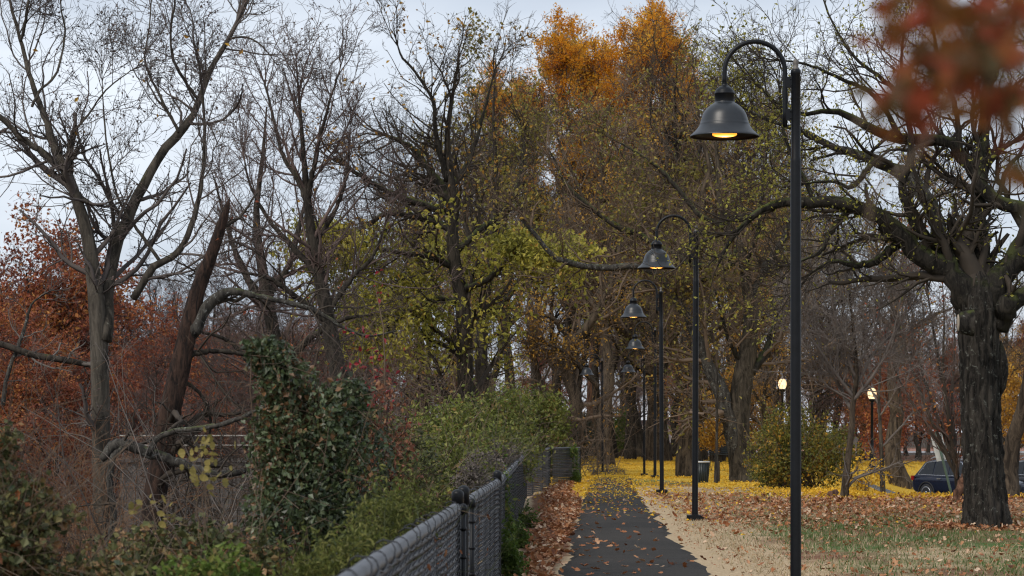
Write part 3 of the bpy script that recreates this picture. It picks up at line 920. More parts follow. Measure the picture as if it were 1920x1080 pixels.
for px, d, s in [(1055, 160, 0.98), (1092, 166, 1.0), (1150, 172, 0.94), (1182, 165, 0.99), (1215, 172, 1.08), (1248, 168, 1.04), (930, 178, 0.97), (1005, 172, 0.93), (1120, 180, 1.02), (1290, 180, 1.0)]:
    plant('ginkgo', px, d, s)
# far tree line that closes the view
for kx in range(26):
    plant(random.choice(['bare_c', 'bare_a', 'bare_c', 'olive_b']), -150 + kx * 84 + random.uniform(-25, 25), random.uniform(235, 300), random.uniform(0.75, 1.05) * (0.85 if 60 < kx * 84 - 150 < 620 else 1.0))

# ------------------------------------------------------------------ hero trees
LV_FINE = [dict(spacing=0.3, Lr=1, absL=1.5, npts=8, wig=0.2, up=0.07, rr=0.42, rmin=0.006, t0=0.08, tipfall=0.5),
           dict(count=9, Lr=0.4, npts=5, wig=0.22, up=0.06, rr=0.5, rmin=0.004),
           dict(count=5, Lr=0.42, npts=3, wig=0.25, up=0.05, rmin=0.003)]
def lv(a, b, c, L1, up=0.07, wig=0.2, r1=0.006, r3=0.003, share=0.2, ang=(35, 65)):
    return [dict(spacing=a, Lr=1, absL=L1, npts=9, wig=wig, up=up, rr=0.42, rmin=r1, t0=0.06, tipfall=0.5, trunk_share=share, ang=ang),
            dict(count=b, Lr=0.42, npts=5, wig=wig, up=up * 0.7, rr=0.5, rmin=(r1 + r3) / 2, ang=(30, 65)),
            dict(count=c, Lr=0.45, npts=3, wig=0.25, up=up * 0.6, rmin=r3, ang=(30, 65))]

# pale maple with long rising stems over the ravine
hero_tree('maple_tree', 'tall bare maple with pale grey forked stems rising over the ravine', 'tree', 45,
  [(192, 1060, 44.1), (192, 960, 38.0), (190, 860, 35.0), (188, 760, 33.4), (185, 640, 31.9), (180, 560, 29.6), (166, 450, 25.8), (148, 385, 22.8), (130, 335, 20.5), (108, 292, 18.2)],
  [([(108, 294, 17.5), (85, 225, 12.2), (65, 170, 9.9), (45, 100, 8.4), (35, 60, 6.8), (20, 10, 5.3), (10, -60, 3.0)], 0.2),
   ([(38, 78, 6.8), (48, 40, 6.1), (53, 0, 4.6), (60, -60, 2.3)], -0.3),
   ([(112, 312, 15.2), (70, 278, 12.2), (35, 255, 10.6), (5, 222, 9.1), (-45, 190, 6.1), (-120, 170, 3.0)], -0.2),
   ([(60, 200, 6.1), (75, 170, 5.3), (107, 135, 4.6), (122, 60, 3.8), (115, 20, 3.0), (112, -50, 1.5)], 0.4),
   ([(132, 345, 7.6), (135, 310, 6.1), (133, 276, 6.1)], 0.0),
   ([(130, 322, 6.1), (132, 262, 4.6), (165, 215, 3.8), (200, 168, 3.0), (235, 140, 2.3), (268, 118, 1.5)], -0.4),
   ([(150, 390, 9.1), (155, 375, 9.1), (165, 380, 6.8)], -0.5),
   ([(196, 640, 25.8), (210, 500, 25.1), (230, 430, 22.0), (255, 375, 20.5), (290, 310, 19.0), (320, 265, 18.2), (345, 240, 16.0), (370, 200, 12.9), (385, 150, 11.4), (410, 105, 9.9), (440, 50, 8.4), (475, -25, 6.1)], 0.25),
   ([(372, 185, 6.8), (345, 150, 6.1), (325, 110, 5.3), (320, 60, 4.6), (328, 0, 3.8), (325, -60, 2.3)], -0.3),
   ([(335, 248, 6.1), (310, 200, 5.3), (285, 150, 4.6), (272, 110, 3.8), (280, 50, 3.0), (285, -20, 2.3)], 0.4),
   ([(430, 72, 4.6), (460, 70, 3.8), (490, 85, 3.0), (520, 122, 1.5)], 0.2),
   ([(250, 560, 15.2), (290, 500, 13.7), (330, 480, 12.9), (352, 440, 10.6), (372, 380, 9.1), (381, 310, 6.8), (384, 240, 6.1), (380, 180, 4.6), (372, 110, 2.3)], -0.15),
   ([(300, 490, 6.8), (265, 440, 6.1), (225, 380, 4.6), (205, 300, 3.8), (195, 220, 3.0), (190, 120, 1.5)], 0.3)],
  (M['bark_pale'], M['bark_pale'], M['twig_pale']), 41, lv(0.3, 9, 5, 1.6, 0.09, 0.18, 0.0065, 0.0042, 0.22), flare=0.3, amp=0.05,
  leaves=[dict(n=4500, size=0.045, mat=M['twig_purple'], lv=-1, spread=0.006, aspect=0.7), dict(n=40, size=0.1, mat=M['amber'], lv=-1)])

# broken leaning trunk
hero_tree('broken_tree', 'leaning dark trunk with a snapped top, reddish vines and ivy round its foot', 'tree', 40,
  [(276, 1060, 52.8), (288, 960, 44.8), (302, 870, 41.6), (318, 780, 39.2), (335, 700, 36.8), (352, 620, 33.6), (370, 545, 28.8), (395, 480, 24.0), (412, 430, 21.6), (424, 392, 14), (428, 378, 6), (431, 370, 1.5)],
  [([(358, 628, 26.4), (378, 592, 24.0), (400, 563, 20.8), (430, 546, 16.0), (480, 555, 11.2), (530, 565, 10.4), (590, 582, 8.8), (640, 612, 6.4), (690, 630, 4.8), (745, 620, 2.4)], -0.05, M['bark_lichen']),
   ([(345, 668, 12.0), (400, 658, 9.6), (450, 663, 8.0), (505, 670, 4.8)], 0.2),
   ([(328, 700, 8.0), (380, 745, 6.4), (395, 800, 4.8), (380, 860, 3.2)], 0.2)],
  (M['bark_vine'], M['bark_dark'], M['twig_dark']), 42, lv(0.3, 8, 4, 1.5, 0.03, 0.26, 0.006, 0.004, 0.35), flare=0.3,
  leaves=[dict(n=60, size=0.07, mat=M['rust'], lv=-1)])

# bare tree in front of the sky
hero_tree('bare_tree', 'slender bare tree with fanning black twigs against the sky beyond the ravine', 'tree', 75,
  [(652, 830, 40), (645, 760, 34), (630, 680, 32), (615, 600, 28), (600, 520, 24), (585, 450, 20), (577, 380, 16), (570, 300, 10), (562, 200, 6), (555, 110, 2)],
  [([(577, 380, 12), (555, 330, 10), (530, 290, 8), (512, 220, 6), (495, 150, 3)], 0.3), ([(579, 372, 12), (593, 290, 9), (610, 220, 6), (640, 120, 2)], -0.3),
   ([(605, 530, 14), (560, 475, 11), (510, 420, 8), (470, 350, 5), (455, 280, 2)], 0.2), ([(590, 460, 12), (625, 400, 9), (650, 330, 6), (655, 250, 2)], 0.2),
   ([(618, 610, 14), (560, 560, 11), (500, 520, 8), (440, 510, 3)], -0.3), ([(612, 590, 12), (660, 520, 9), (700, 480, 6), (730, 400, 2)], 0.1)],
  (M['bark_dark'], M['bark_dark'], M['twig_purple']), 43, lv(0.3, 9, 5, 2.2, 0.1, 0.14, 0.010, 0.007, 0.5, (25, 55)), relief=False)
hero_tree('bare_tree', 'dark multi-stemmed bare tree standing behind the snapped trunk', 'tree', 82,
  [(548, 850, 34), (540, 760, 30), (520, 660, 26), (503, 570, 24), (488, 480, 18), (480, 400, 12), (492, 300, 8), (500, 200, 3)],
  [([(510, 600, 18), (470, 530, 14), (440, 470, 10), (420, 400, 7), (400, 330, 3)], 0.2), ([(500, 560, 16), (540, 500, 12), (560, 430, 9), (575, 360, 4)], 0.3),
   ([(535, 720, 16), (480, 690, 12), (430, 640, 8), (370, 620, 4)], -0.3), ([(525, 690, 16), (575, 640, 12), (640, 600, 8), (700, 590, 3)], -0.2)],
  (M['bark_dark'], M['bark_dark'], M['twig_purple']), 44, lv(0.32, 8, 5, 2.2, 0.05, 0.2, 0.010, 0.0075, 0.5), relief=False)

# elm with olive leaves, centre
hero_tree('elm_tree', 'straight dark elm rising from the green shrubs, hung with olive leaves', 'tree', 92,
  [(876, 850, 38), (875, 790, 33), (872, 700, 30), (870, 600, 30), (862, 540, 27), (850, 480, 24), (848, 430, 22), (852, 395, 20), (845, 340, 16), (838, 270, 12), (845, 200, 8), (862, 100, 3)],
  [([(852, 400, 20), (830, 350, 17), (805, 320, 14), (775, 280, 11), (745, 262, 8), (712, 250, 4)], 0.2), ([(838, 340, 12), (815, 240, 9), (812, 190, 7), (775, 130, 5), (752, 105, 4), (738, 55, 2)], -0.2),
   ([(848, 400, 15), (800, 385, 13), (750, 368, 11), (690, 338, 8), (630, 295, 4)], -0.3), ([(846, 430, 15), (810, 415, 13), (730, 400, 10), (680, 430, 7), (640, 450, 4)], 0.3),
   ([(855, 500, 15), (800, 480, 11), (740, 472, 9), (690, 460, 6), (640, 452, 3)], -0.2), ([(858, 470, 13), (900, 430, 11), (940, 400, 9), (975, 330, 6), (985, 240, 3)], 0.3),
   ([(845, 360, 11), (880, 300, 9), (905, 220, 6), (930, 120, 2)], 0.2), ([(866, 545, 14), (920, 520, 11), (960, 480, 8), (1010, 470, 3)], -0.3), ([(868, 570, 13), (820, 560, 10), (770, 580, 6), (735, 610, 3)], -0.3)],
  (M['bark_dark'], M['bark_limb'], M['twig_dark']), 45, lv(0.3, 8, 4, 2.4, 0.06, 0.18, 0.012, 0.008, 0.35), relief=False,
  leaves=[dict(n=11000, size=0.2, mat=M['lime'], clump=0.5, thr=-0.3, spread=0.3, droop=0.5, zone=lambda C: (C[:, 2] < 8.4 + 1.0 * noise(C, 0.5, 3)) & (C[:, 2] > 3.5)), dict(n=1500, size=0.16, mat=M['amber'], clump=0.6, thr=0.1, spread=0.2)])
hero_tree('elm_tree', 'second dark elm close behind the straight one, its base hidden by shrubs', 'tree', 100,
  [(912, 850, 30), (908, 760, 26), (902, 680, 24), (905, 600, 22), (915, 520, 19), (925, 430, 15), (930, 330, 10), (925, 220, 5), (930, 110, 2)],
  [([(905, 600, 14), (950, 560, 11), (985, 500, 9), (1005, 420, 5)], 0.2), ([(915, 520, 12), (880, 450, 9), (870, 380, 6), (880, 280, 3)], 0.3), ([(926, 430, 11), (965, 370, 8), (990, 280, 4)], -0.2)],
  (M['bark_dark'], M['bark_dark'], M['twig_brown']), 46, lv(0.36, 8, 4, 2.4, 0.06, 0.18, 0.012, 0.008, 0.4), relief=False,
  leaves=[dict(n=4500, size=0.17, mat=M['olive'], clump=0.5, thr=-0.1, spread=0.25, droop=0.4)])
hero_tree('locust_tree', 'crooked tree leaning over the green shrubs towards the path', 'tree', 112,
  [(1058, 850, 30), (1063, 790, 26), (1085, 755, 24), (1060, 700, 22), (1075, 648, 20), (1122, 583, 16), (1150, 520, 11), (1165, 440, 6), (1170, 340, 2)],
  [([(1066, 780, 14), (1020, 735, 13), (1000, 660, 11), (990, 580, 8), (1000, 490, 3)], 0.2), ([(1075, 650, 12), (1040, 600, 9), (1010, 590, 6), (970, 585, 3)], -0.3), ([(1122, 725, 10), (1098, 700, 10), (1060, 660, 8), (1012, 640, 4)], -0.2),
   ([(1120, 585, 10), (1090, 530, 8), (1070, 450, 4)], 0.2)],
  (M['bark_brown'], M['bark_brown'], M['twig_brown']), 47, lv(0.3, 9, 5, 2.4, 0.05, 0.22, 0.013, 0.009, 0.5), relief=False,
  leaves=[dict(n=3500, size=0.15, mat=M['amber'], clump=0.5, thr=-0.1, spread=0.25)])

# trunks round the far end of the path
def far_tree(name, label, px, py, w, H, seed, mats, fork, leaves=None, lean=0.0, d=None, limbs=16, spread=0.3, t0=0.3):
    p = G(px, py)
    o = auto_tree(name, label, 'tree', p, H, w * 0.5 * p[1] / F, seed, mats, limbs=limbs, t0=t0, spread=spread, leaves=leaves, lean=lean, flare=1.18, n=(10, 7, 4), rmin=0.011)
    return o
far_tree('ginkgo_tree', 'straight grey-brown trunk standing alone on yellow leaves where the path ends', 1137, 873, 27, 21, 51, (M['bark_brown'], M['twig_brown']), 0, dict(n=1500, size=0.16, mat=M['amber'], clump=0.5), t0=0.36)
far_tree('ginkgo_tree', 'reddish trunk just behind the lone straight one at the path end', 1111, 856, 25, 20, 52, (M['bark_red'], M['twig_brown']), 0, dict(n=1200, size=0.16, mat=M['amber'], clump=0.5), lean=-0.02, t0=0.34)
far_tree('ginkgo_tree', 'broad trunk with spreading root flare behind the thin lamp poles', 1234, 864, 44, 22, 53, (M['bark_brown'], M['twig_brown']), 0, dict(n=2500, size=0.2, mat=M['orange'], clump=0.4, zmin=0.5), lean=-0.01)
far_tree('elm_tree', 'thick brown trunk beside the litter bin, behind the second lamp pole', 1284, 896, 27, 17, 54, (M['bark_brown'], M['twig_brown']), 0, dict(n=3000, size=0.15, mat=M['olive'], clump=0.5))
far_tree('elm_tree', 'straight trunk on the yellow leaves left of the parked navy car', 1693, 913, 33, 16, 55, (M['bark_brown'], M['twig_brown']), 0, dict(n=1500, size=0.14, mat=M['amber'], clump=0.5), t0=0.4)
far_tree('elm_tree', 'mossy trunk just behind the big oak beside the black car', 1893, 934, 30, 16, 56, (M['bark_brown'], M['twig_brown']), 0, dict(n=1500, size=0.14, mat=M['olive'], clump=0.5), t0=0.4)
far_tree('bare_tree', 'thin dark trunk rising between the elm and the lamp heads', 1022, 862, 14, 18, 57, (M['bark_dark'], M['twig_brown']), 0, None)
far_tree('bare_tree', 'dark narrow trunk beside the far shrub on the brick walk', 1183, 846, 13, 16, 58, (M['bark_dark'], M['twig_brown']), 0, None)

# two-stemmed tree with the long low limb
hero_tree('honey_locust_tree', 'twin-stemmed lichen-spotted tree sending one long low limb over the path', 'tree', 76,
  [(1396, 920, 62), (1392, 890, 50), (1388, 850, 44), (1385, 780, 42), (1394, 700, 37), (1405, 640, 30), (1408, 580, 26), (1400, 530, 23), (1390, 470, 20), (1366, 430, 15), (1350, 380, 11), (1345, 300, 7), (1335, 210, 3)],
  [([(1380, 870, 30), (1366, 790, 30), (1345, 725, 27), (1330, 690, 22), (1310, 640, 18), (1285, 590, 16), (1262, 558, 15), (1240, 526, 15), (1215, 503, 14), (1180, 497, 13), (1140, 503, 13), (1100, 502, 12), (1065, 492, 11), (1035, 478, 10), (1012, 450, 9), (990, 425, 7), (955, 380, 4)], -0.15, M['bark_lichen']),
   ([(1406, 560, 20), (1425, 512, 17), (1450, 480, 15), (1475, 430, 12), (1490, 395, 9), (1500, 330, 5), (1505, 250, 2)], 0.2, M['bark_lichen']),
   ([(1408, 700, 20), (1436, 660, 16), (1455, 610, 11), (1490, 560, 7), (1520, 500, 3)], 0.3),
   ([(1388, 470, 15), (1340, 498, 14), (1300, 498, 14), (1250, 470, 13), (1200, 440, 12), (1150, 420, 11), (1090, 376, 9), (1060, 345, 7), (1040, 300, 4), (1020, 270, 2)], 0.3),
   ([(1392, 480, 12), (1350, 510, 10), (1320, 525, 8), (1290, 540, 5)], -0.3), ([(1366, 430, 10), (1310, 400, 9), (1250, 330, 7), (1200, 290, 5), (1130, 250, 2)], 0.2),
   ([(1395, 500, 10), (1420, 440, 9), (1430, 360, 6), (1440, 260, 3)], -0.2), ([(1400, 690, 12), (1375, 655, 10), (1355, 600, 7), (1340, 540, 3)], -0.4)],
  (M['bark_grey'], M['bark_limb'], M['twig_brown']), 48, lv(0.34, 8, 4, 2.0, 0.02, 0.24, 0.01, 0.007, 0.3), flare=0.2, amp=0.05, side=28,
  leaves=[dict(n=4500, size=0.13, mat=M['olive'], clump=0.6, thr=-0.05, spread=0.22, droop=0.4)])

# big oak
oak = hero_tree('oak_tree', 'massive old oak with furrowed dark trunk and sweeping limbs beside the parked cars', 'tree', 39.4,
  [(1850, 1000, 90), (1848, 960, 84), (1845, 900, 78), (1841, 800, 75), (1838, 700, 72), (1835, 620, 75), (1832, 575, 80), (1830, 540, 68), (1828, 510, 35)],
  [([(1822, 575, 60), (1800, 525, 50), (1765, 500, 44), (1720, 478, 38), (1682, 440, 34), (1655, 410, 31), (1610, 391, 28), (1560, 381, 24), (1505, 378, 19), (1450, 383, 15), (1405, 412, 11), (1370, 450, 7), (1345, 500, 3)], -0.1),
   ([(1795, 520, 36), (1778, 478, 34), (1755, 415, 32), (1720, 350, 28), (1690, 322, 24), (1650, 305, 20), (1600, 286, 16), (1550, 270, 13), (1505, 246, 10), (1440, 225, 6), (1380, 190, 3)], 0.2, M['bark_lichen']),
   ([(1756, 465, 22), (1725, 430, 20), (1705, 400, 19), (1693, 345, 17), (1703, 312, 15), (1708, 270, 13), (1700, 210, 9), (1690, 120, 5), (1700, 20, 2)], -0.25),
   ([(1850, 580, 58), (1878, 520, 50), (1915, 470, 42), (1940, 425, 34), (1925, 392, 28), (1880, 384, 25), (1842, 350, 25), (1812, 300, 25), (1780, 266, 23), (1730, 259, 21), (1680, 259, 20), (1640, 245, 17), (1600, 222, 14), (1555, 206, 11), (1500, 215, 7), (1440, 180, 4), (1390, 120, 2)], 0.12),
   ([(1834, 570, 46), (1836, 450, 34), (1838, 350, 28), (1845, 230, 22), (1855, 120, 16), (1850, 0, 11), (1840, -110, 6)], 0.35),
   ([(1862, 610, 48), (1892, 570, 42), (1915, 555, 36), (1950, 540, 28), (2010, 500, 16)], -0.3),
   ([(1740, 262, 12), (1700, 190, 10), (1655, 150, 8), (1600, 105, 6), (1560, 40, 4), (1530, -40, 2)], 0.3), ([(1690, 258, 11), (1640, 180, 9), (1580, 150, 7), (1510, 120, 5), (1430, 110, 2)], -0.3),
   ([(1800, 285, 12), (1790, 200, 10), (1760, 110, 7), (1740, 0, 4), (1720, -80, 2)], -0.2), ([(1600, 388, 13), (1560, 430, 10), (1540, 470, 7), (1500, 490, 3)], -0.3),
   ([(1690, 452, 18), (1640, 490, 15), (1600, 497, 11), (1560, 490, 7), (1510, 520, 3)], 0.25), ([(1530, 380, 10), (1500, 320, 8), (1470, 250, 6), (1460, 150, 3)], 0.3), ([(1640, 300, 12), (1600, 350, 9), (1560, 340, 6), (1500, 345, 3)], -0.2), ([(1850, 170, 12), (1890, 90, 9), (1910, 0, 5)], 0.2)],
  (M['bark_oak'], M['bark_limb'], M['twig_dark']), 49, lv(0.3, 8, 4, 1.35, 0.05, 0.22, 0.006, 0.004, 0.06), flare=0.34, amp=0.13, side=72, k=17, lump=0.45,
  leaves=[dict(n=7500, size=0.06, mat=M['lime'], clump=1.0, thr=-0.05, spread=0.12, droop=0.3)])
# its sawn branch stub and burl
p = W(1798, 607, 38.8)
sg = Geo(); sg.lathe([(0.0, -0.02), (0.1, -0.02), (0.125, 0.02), (0.14, 0.1), (0.16, 0.2)], n=14)
V = np.concatenate(sg.V); V = np.stack([V[:, 2], V[:, 1] * 1.0, V[:, 0] * 1.25], 1) + p - np.array([0.04, 0.3, 0])
stub = mesh_obj('branch_stub', V, np.concatenate(sg.Q), None, M['bark_oak'], oak, True, None, oak.location)
cg = Geo(); cg.lathe([(0.0, 0.0), (0.06, 0.004), (0.1, 0.0), (0.1, -0.01)], n=14)
V = np.concatenate(cg.V); V = np.stack([-V[:, 2], V[:, 1], V[:, 0] * 1.25], 1) + p - np.array([0.065, 0.3, 0])
mesh_obj('cut_face', V, np.concatenate(cg.Q), None, M['cutwood'], oak, True, None, oak.location)
bgx = Geo(); bgx.lathe([(0.0, -0.42), (0.07, -0.3), (0.11, -0.08), (0.1, 0.1), (0.05, 0.3), (0.0, 0.42)], c=W(1877, 690, 39.4), n=14)
bgx.obj('burl', M['bark_oak'], oak, oak.location)

# young tree and saplings on the leaf strip
hero_tree('young_tree', 'young tree with a thin curved trunk and a haze of fine grey twigs', 'tree', 57,
  [(1582, 936, 18), (1585, 905, 14), (1590, 860, 13), (1597, 800, 12), (1598, 765, 11), (1606, 700, 8), (1600, 620, 6), (1590, 520, 3)],
  [([(1598, 770, 8), (1570, 720, 7), (1540, 660, 5), (1525, 580, 3), (1530, 500, 2)], 0.3), ([(1600, 750, 8), (1640, 700, 6), (1670, 640, 4), (1690, 560, 2)], -0.2), ([(1604, 710, 6), (1580, 640, 5), (1560, 560, 3), (1570, 480, 2)], -0.3),
   ([(1600, 745, 7), (1560, 690, 5), (1525, 640, 4), (1490, 600, 2)], -0.3), ([(1606, 690, 6), (1640, 620, 4), (1655, 540, 2)], 0.3), ([(1602, 730, 7), (1640, 660, 5), (1680, 620, 4), (1710, 570, 2)], 0.3)],
  (M['bark_brown'], M['twig_grey'], M['twig_grey']), 60, lv(0.17, 9, 4, 1.5, 0.07, 0.2, 0.008, 0.006, 0.5), flare=0.3, side=16, amp=0.04)
hero_tree('sapling', 'slim grey sapling between the young tree and the globe lamp', 'tree', 66,
  [(1656, 930, 12), (1654, 880, 9), (1651, 810, 7), (1648, 740, 5), (1652, 660, 3), (1650, 580, 1)],
  [([(1652, 840, 5), (1690, 800, 4), (1715, 770, 3), (1740, 750, 1)], 0.2), ([(1650, 780, 4), (1680, 730, 3), (1695, 670, 1)], -0.3), ([(1649, 760, 4), (1620, 700, 3), (1610, 630, 1)], 0.3)],
  (M['bark_pale'], M['twig_grey'], M['twig_grey']), 61, lv(0.3, 7, 4, 1.0, 0.07, 0.2, 0.005, 0.0035, 0.5), relief=False)
hero_tree('bare_shrub_tree', 'many-stemmed bare shrub with straight rising shoots left of the big oak', 'shrub', 62,
  [(1800, 940, 12), (1790, 860, 10), (1775, 760, 8), (1755, 650, 5), (1735, 520, 2)],
  [([(1795, 880, 8), (1750, 760, 6), (1712, 640, 4), (1690, 520, 1)], 0.2), ([(1792, 870, 7), (1770, 720, 5), (1770, 600, 3), (1765, 480, 1)], -0.2), ([(1796, 890, 8), (1740, 800, 6), (1690, 720, 4), (1660, 640, 2)], 0.4), ([(1795, 880, 6), (1785, 750, 5), (1790, 620, 3), (1780, 500, 1)], 0.4), ([(1796, 900, 7), (1720, 720, 5), (1690, 600, 3), (1720, 480, 1)], 0.0)],
  (M['bark_dark'], M['twig_dark'], M['twig_purple']), 62, lv(0.3, 7, 4, 1.2, 0.1, 0.12, 0.004, 0.003, 0.5, (20, 45)), relief=False, leaves=[dict(n=700, size=0.1, mat=M['rust'], clump=1.0)])

# fallen limb across the ravine side
r = np.random.default_rng(70)
d = 37
fl = thing('fallen_limb', at(330, 37), 'thick fallen grey limb lying across the front of the leaning trunk', 'fallen branch')
p, q = px_line([(190, 862, 12), (208, 842, 22), (235, 833, 22), (270, 846, 20), (330, 866, 18), (390, 886, 15), (430, 889, 13), (478, 876, 8)], d, 0.1)
p, q = resample(p, q, 30, r, 0.15); ge = Geo(); ge.tubes(p, q, 10, True); ge.obj('stem', M['bark_lichen'], fl, fl.location); LP = [p]; LR = [q]
for pts, sl in (([(230, 838, 14), (212, 860, 13), (206, 910, 12), (214, 960, 12), (205, 1020, 12), (200, 1075, 12)], 0.0), ([(276, 852, 13), (296, 822, 11), (330, 808, 11), (400, 800, 10), (470, 775, 8), (525, 748, 4)], -0.2)):
    p, q = px_line(pts, d, sl); p, q = resample(p, q, 30, r, 0.15); ge = Geo(); ge.tubes(p, q, 8, True); ge.obj('limb', M['bark_lichen'], fl, fl.location); LP.append(p); LR.append(q)
tw = Geo(); a, b = grow(np.array(LP), np.array(LR), np.full(3, 9), 1, absL=0.9, npts=7, wig=0.3, rr=0.3, rmin=0.004, r=r); tw.tubes(a, b, 4); a2, b2 = grow(a, b, np.full(len(a), 5), 0.45, npts=4, wig=0.3, rmin=0.003, r=r); tw.tubes(a2, b2, 3)
tw.obj('crown', M['twig_dark'], fl, fl.location, True, 'stuff')
p = at(60, 50)
hero_tree('dead_limb', 'crooked grey bough reaching in above the red oaks from the photo edge', 'dead branch', 48,
  [(-60, 640, 12), (0, 645, 12), (60, 665, 13), (120, 675, 12), (172, 685, 10)], [([(5, 760, 9), (15, 700, 8), (45, 620, 7), (60, 570, 4), (95, 545, 2)], 0.1)],
  (M['bark_dark'], M['bark_lichen'], M['twig_grey']), 71, lv(0.3, 6, 3, 0.8, 0.02, 0.25, 0.004, 0.003, 0.8), relief=False, base=1)

# ------------------------------------------------------------------ shrubs and undergrowth
def blob(px, py, rx, rz, d, rd):
    c = W(px, py, d)
    return (c[0], c[1], c[2], rx * d / F, rd, rz * d / F)

def shrub(name, label, cat, base, blobs, n, size, mat, seed, stems=20, smat=None, group=None, clump=2.0, thr=-0.25, aspect=0.6, droop=0.2, shoots=0, inner=0.35, stem_r=0.006, extra=None, flat=0.0, shoot_len=0.4, twigs=0):
    r = np.random.default_rng(seed)
    B = np.array(blobs)
    vol = (B[:, 3] * B[:, 5]); vol = vol / vol.sum()
    root = thing(name, base, label, cat, group)
    k = r.choice(len(B), int(n * 1.9), p=vol)
    dv = nrm(r.normal(size=(len(k), 3)))
    rad = np.where(r.random(len(k)) < inner, r.random(len(k)) ** 0.5 * 0.9, 0.82 + 0.25 * r.random(len(k)))
    C = B[k, :3] + dv * B[k, 3:6] * rad[:, None]
    C = C + 0.12 * B[k, 3:6].mean(1)[:, None] * r.normal(size=C.shape)
    keep = (noise(C, clump, seed) + 0.4 * r.normal(size=len(C)) > thr) & (C[:, 2] > terrain(C[:, 0], C[:, 1]) - 0.02)
    C, dv = C[keep][:n], dv[keep][:n]
    sg_ = Geo()
    # stems from the base to points of the volume
    kk = r.choice(len(C), stems)
    st = np.asarray(base) + np.stack([r.normal(size=stems) * B[:, 3].max() * 0.35, r.normal(size=stems) * 0.1, np.zeros(stems)], 1)
    st[:, 2] = terrain(st[:, 0], st[:, 1])
    u_ = np.linspace(0, 1, 9)[None, :, None]
    mid = (st + C[kk]) / 2 + r.normal(size=(stems, 3)) * 0.12 + np.array([0, 0, 0.12])
    P = (1 - u_) ** 2 * st[:, None] + 2 * u_ * (1 - u_) * mid[:, None] + u_ ** 2 * C[kk][:, None]
    P = P + r.normal(size=P.shape) * 0.012
    Rr = stem_r * np.linspace(1.3, 0.5, 9)[None, :] * r.uniform(0.6, 1.4, stems)[:, None]
    sg_.tubes(P, Rr, 4)
    a, b = grow(P, Rr, np.full(stems, 6), 0.3, npts=5, wig=0.3, rmin=stem_r * 0.35, r=r); sg_.tubes(a, b, 3)
    if twigs:
        k2 = r.choice(len(C), twigs)
        d2 = nrm(dv[k2] + 0.8 * r.normal(size=(twigs, 3)) + np.array([0, 0, 0.4]))
        Lt = r.uniform(0.5, 1.5, twigs)[:, None] * shoot_len
        tp = np.stack([C[k2], C[k2] + d2 * Lt * 0.5 + r.normal(size=(twigs, 3)) * 0.03, C[k2] + d2 * Lt + r.normal(size=(twigs, 3)) * 0.08], 1)
        sg_.tubes(tp, np.full((twigs, 3), stem_r * 0.4), 3)
    if shoots:
        k3 = r.choice(len(C), shoots)
        up = nrm(0.5 * r.normal(size=(shoots, 3)) + 0.5 * dv[k3] + np.array([0, 0, 1.1]))
        Ls = (r.uniform(0.5, 1.4, shoots) * shoot_len)[:, None]
        top_ = C[k3] + up * Ls
        sg_.tubes(np.stack([C[k3], (C[k3] + top_) / 2, top_], 1), np.full((shoots, 3), stem_r * 0.5), 3)
        tt = r.random((shoots, 9))[:, :, None]
        extra_c = (C[k3][:, None] * (1 - tt) + top_[:, None] * tt).reshape(-1, 3) + r.normal(size=(shoots * 9, 3)) * size * 0.3
        C = np.concatenate([C, extra_c]); dv = np.concatenate([dv, np.repeat(up, 9, 0)])
    sg_.obj('stems' if False else 'branchwork', smat or M['twig_brown'], root, base, True, 'stuff')
    lg = Geo()
    ti = np.clip(0.45 + 0.22 * noise(C, 1.5, seed + 2) + 0.24 * r.normal(size=len(C)), 0, 1)
    lg.leaves(C, r.uniform(0.5, 1.35, len(C)) * size, ti, out=dv * 0.8, droop=droop, aspect=aspect, r=r, flat=flat)
    lg.obj('foliage', mat, root, base, False, 'stuff', True)
    return root, C, dv

# single leaf meshes for leaves that can be told apart
def leaf_mesh(name, lobes, mat, seed, curl=0.3, tint=None):
    """one lobed leaf, unit length, with midrib fold and curl"""
    r = np.random.default_rng(seed)
    n = 17
    u = np.linspace(0, 1, n)
    w = np.sin(np.pi * u ** 0.8) ** 0.8 * 0.34
    if lobes: w = w * (0.72 + 0.38 * np.abs(np.sin(np.pi * lobes * u + 0.4)))
    w[0] = 0.012; w[-1] = 0.0
    zc = curl * (u - 0.5) ** 2 + 0.02 * r.normal(size=n)
    Lf = np.stack([u, w, zc + w * 0.5 * curl + 0.02 * r.normal(size=n)], 1)
    Rf = np.stack([u, -w, zc + w * 0.6 * curl + 0.02 * r.normal(size=n)], 1)
    Md = np.stack([u, 0 * u, zc], 1)
    V = np.concatenate([Lf, Md, Rf])
    i = np.arange(n - 1)
    Q = np.concatenate([np.stack([i, i + n, i + n + 1, i + 1], 1), np.stack([i + n, i + 2 * n, i + 2 * n + 1, i + n + 1], 1)])
    o = mesh_obj(name, V, Q, None, mat, None, True, np.full(len(V), r.uniform(0.3, 0.8) if tint is None else tint))
    me = o.data
    bpy.data.objects.remove(o)
    return me

def leaf_parts(root, C, dv, meshes, n, size, r, zsel=None):
    """individual leaf parts on the front of a shrub"""
    k = r.choice(len(C), min(n, len(C)), replace=False)
    l0 = np.array(root.location)
    for j in k:
        o = bpy.data.objects.new('leaf', meshes[int(r.integers(len(meshes)))])
        COL.objects.link(o); o.parent = root
        o.location = C[j] - l0
        o.rotation_euler = r.uniform(-1.6, 1.6, 3) + np.array([1.2, 0, 0])
        s = size * r.uniform(0.6, 1.3)
        o.scale = (s, s, s)
        KIDS.setdefault(root.name, []).append(o)

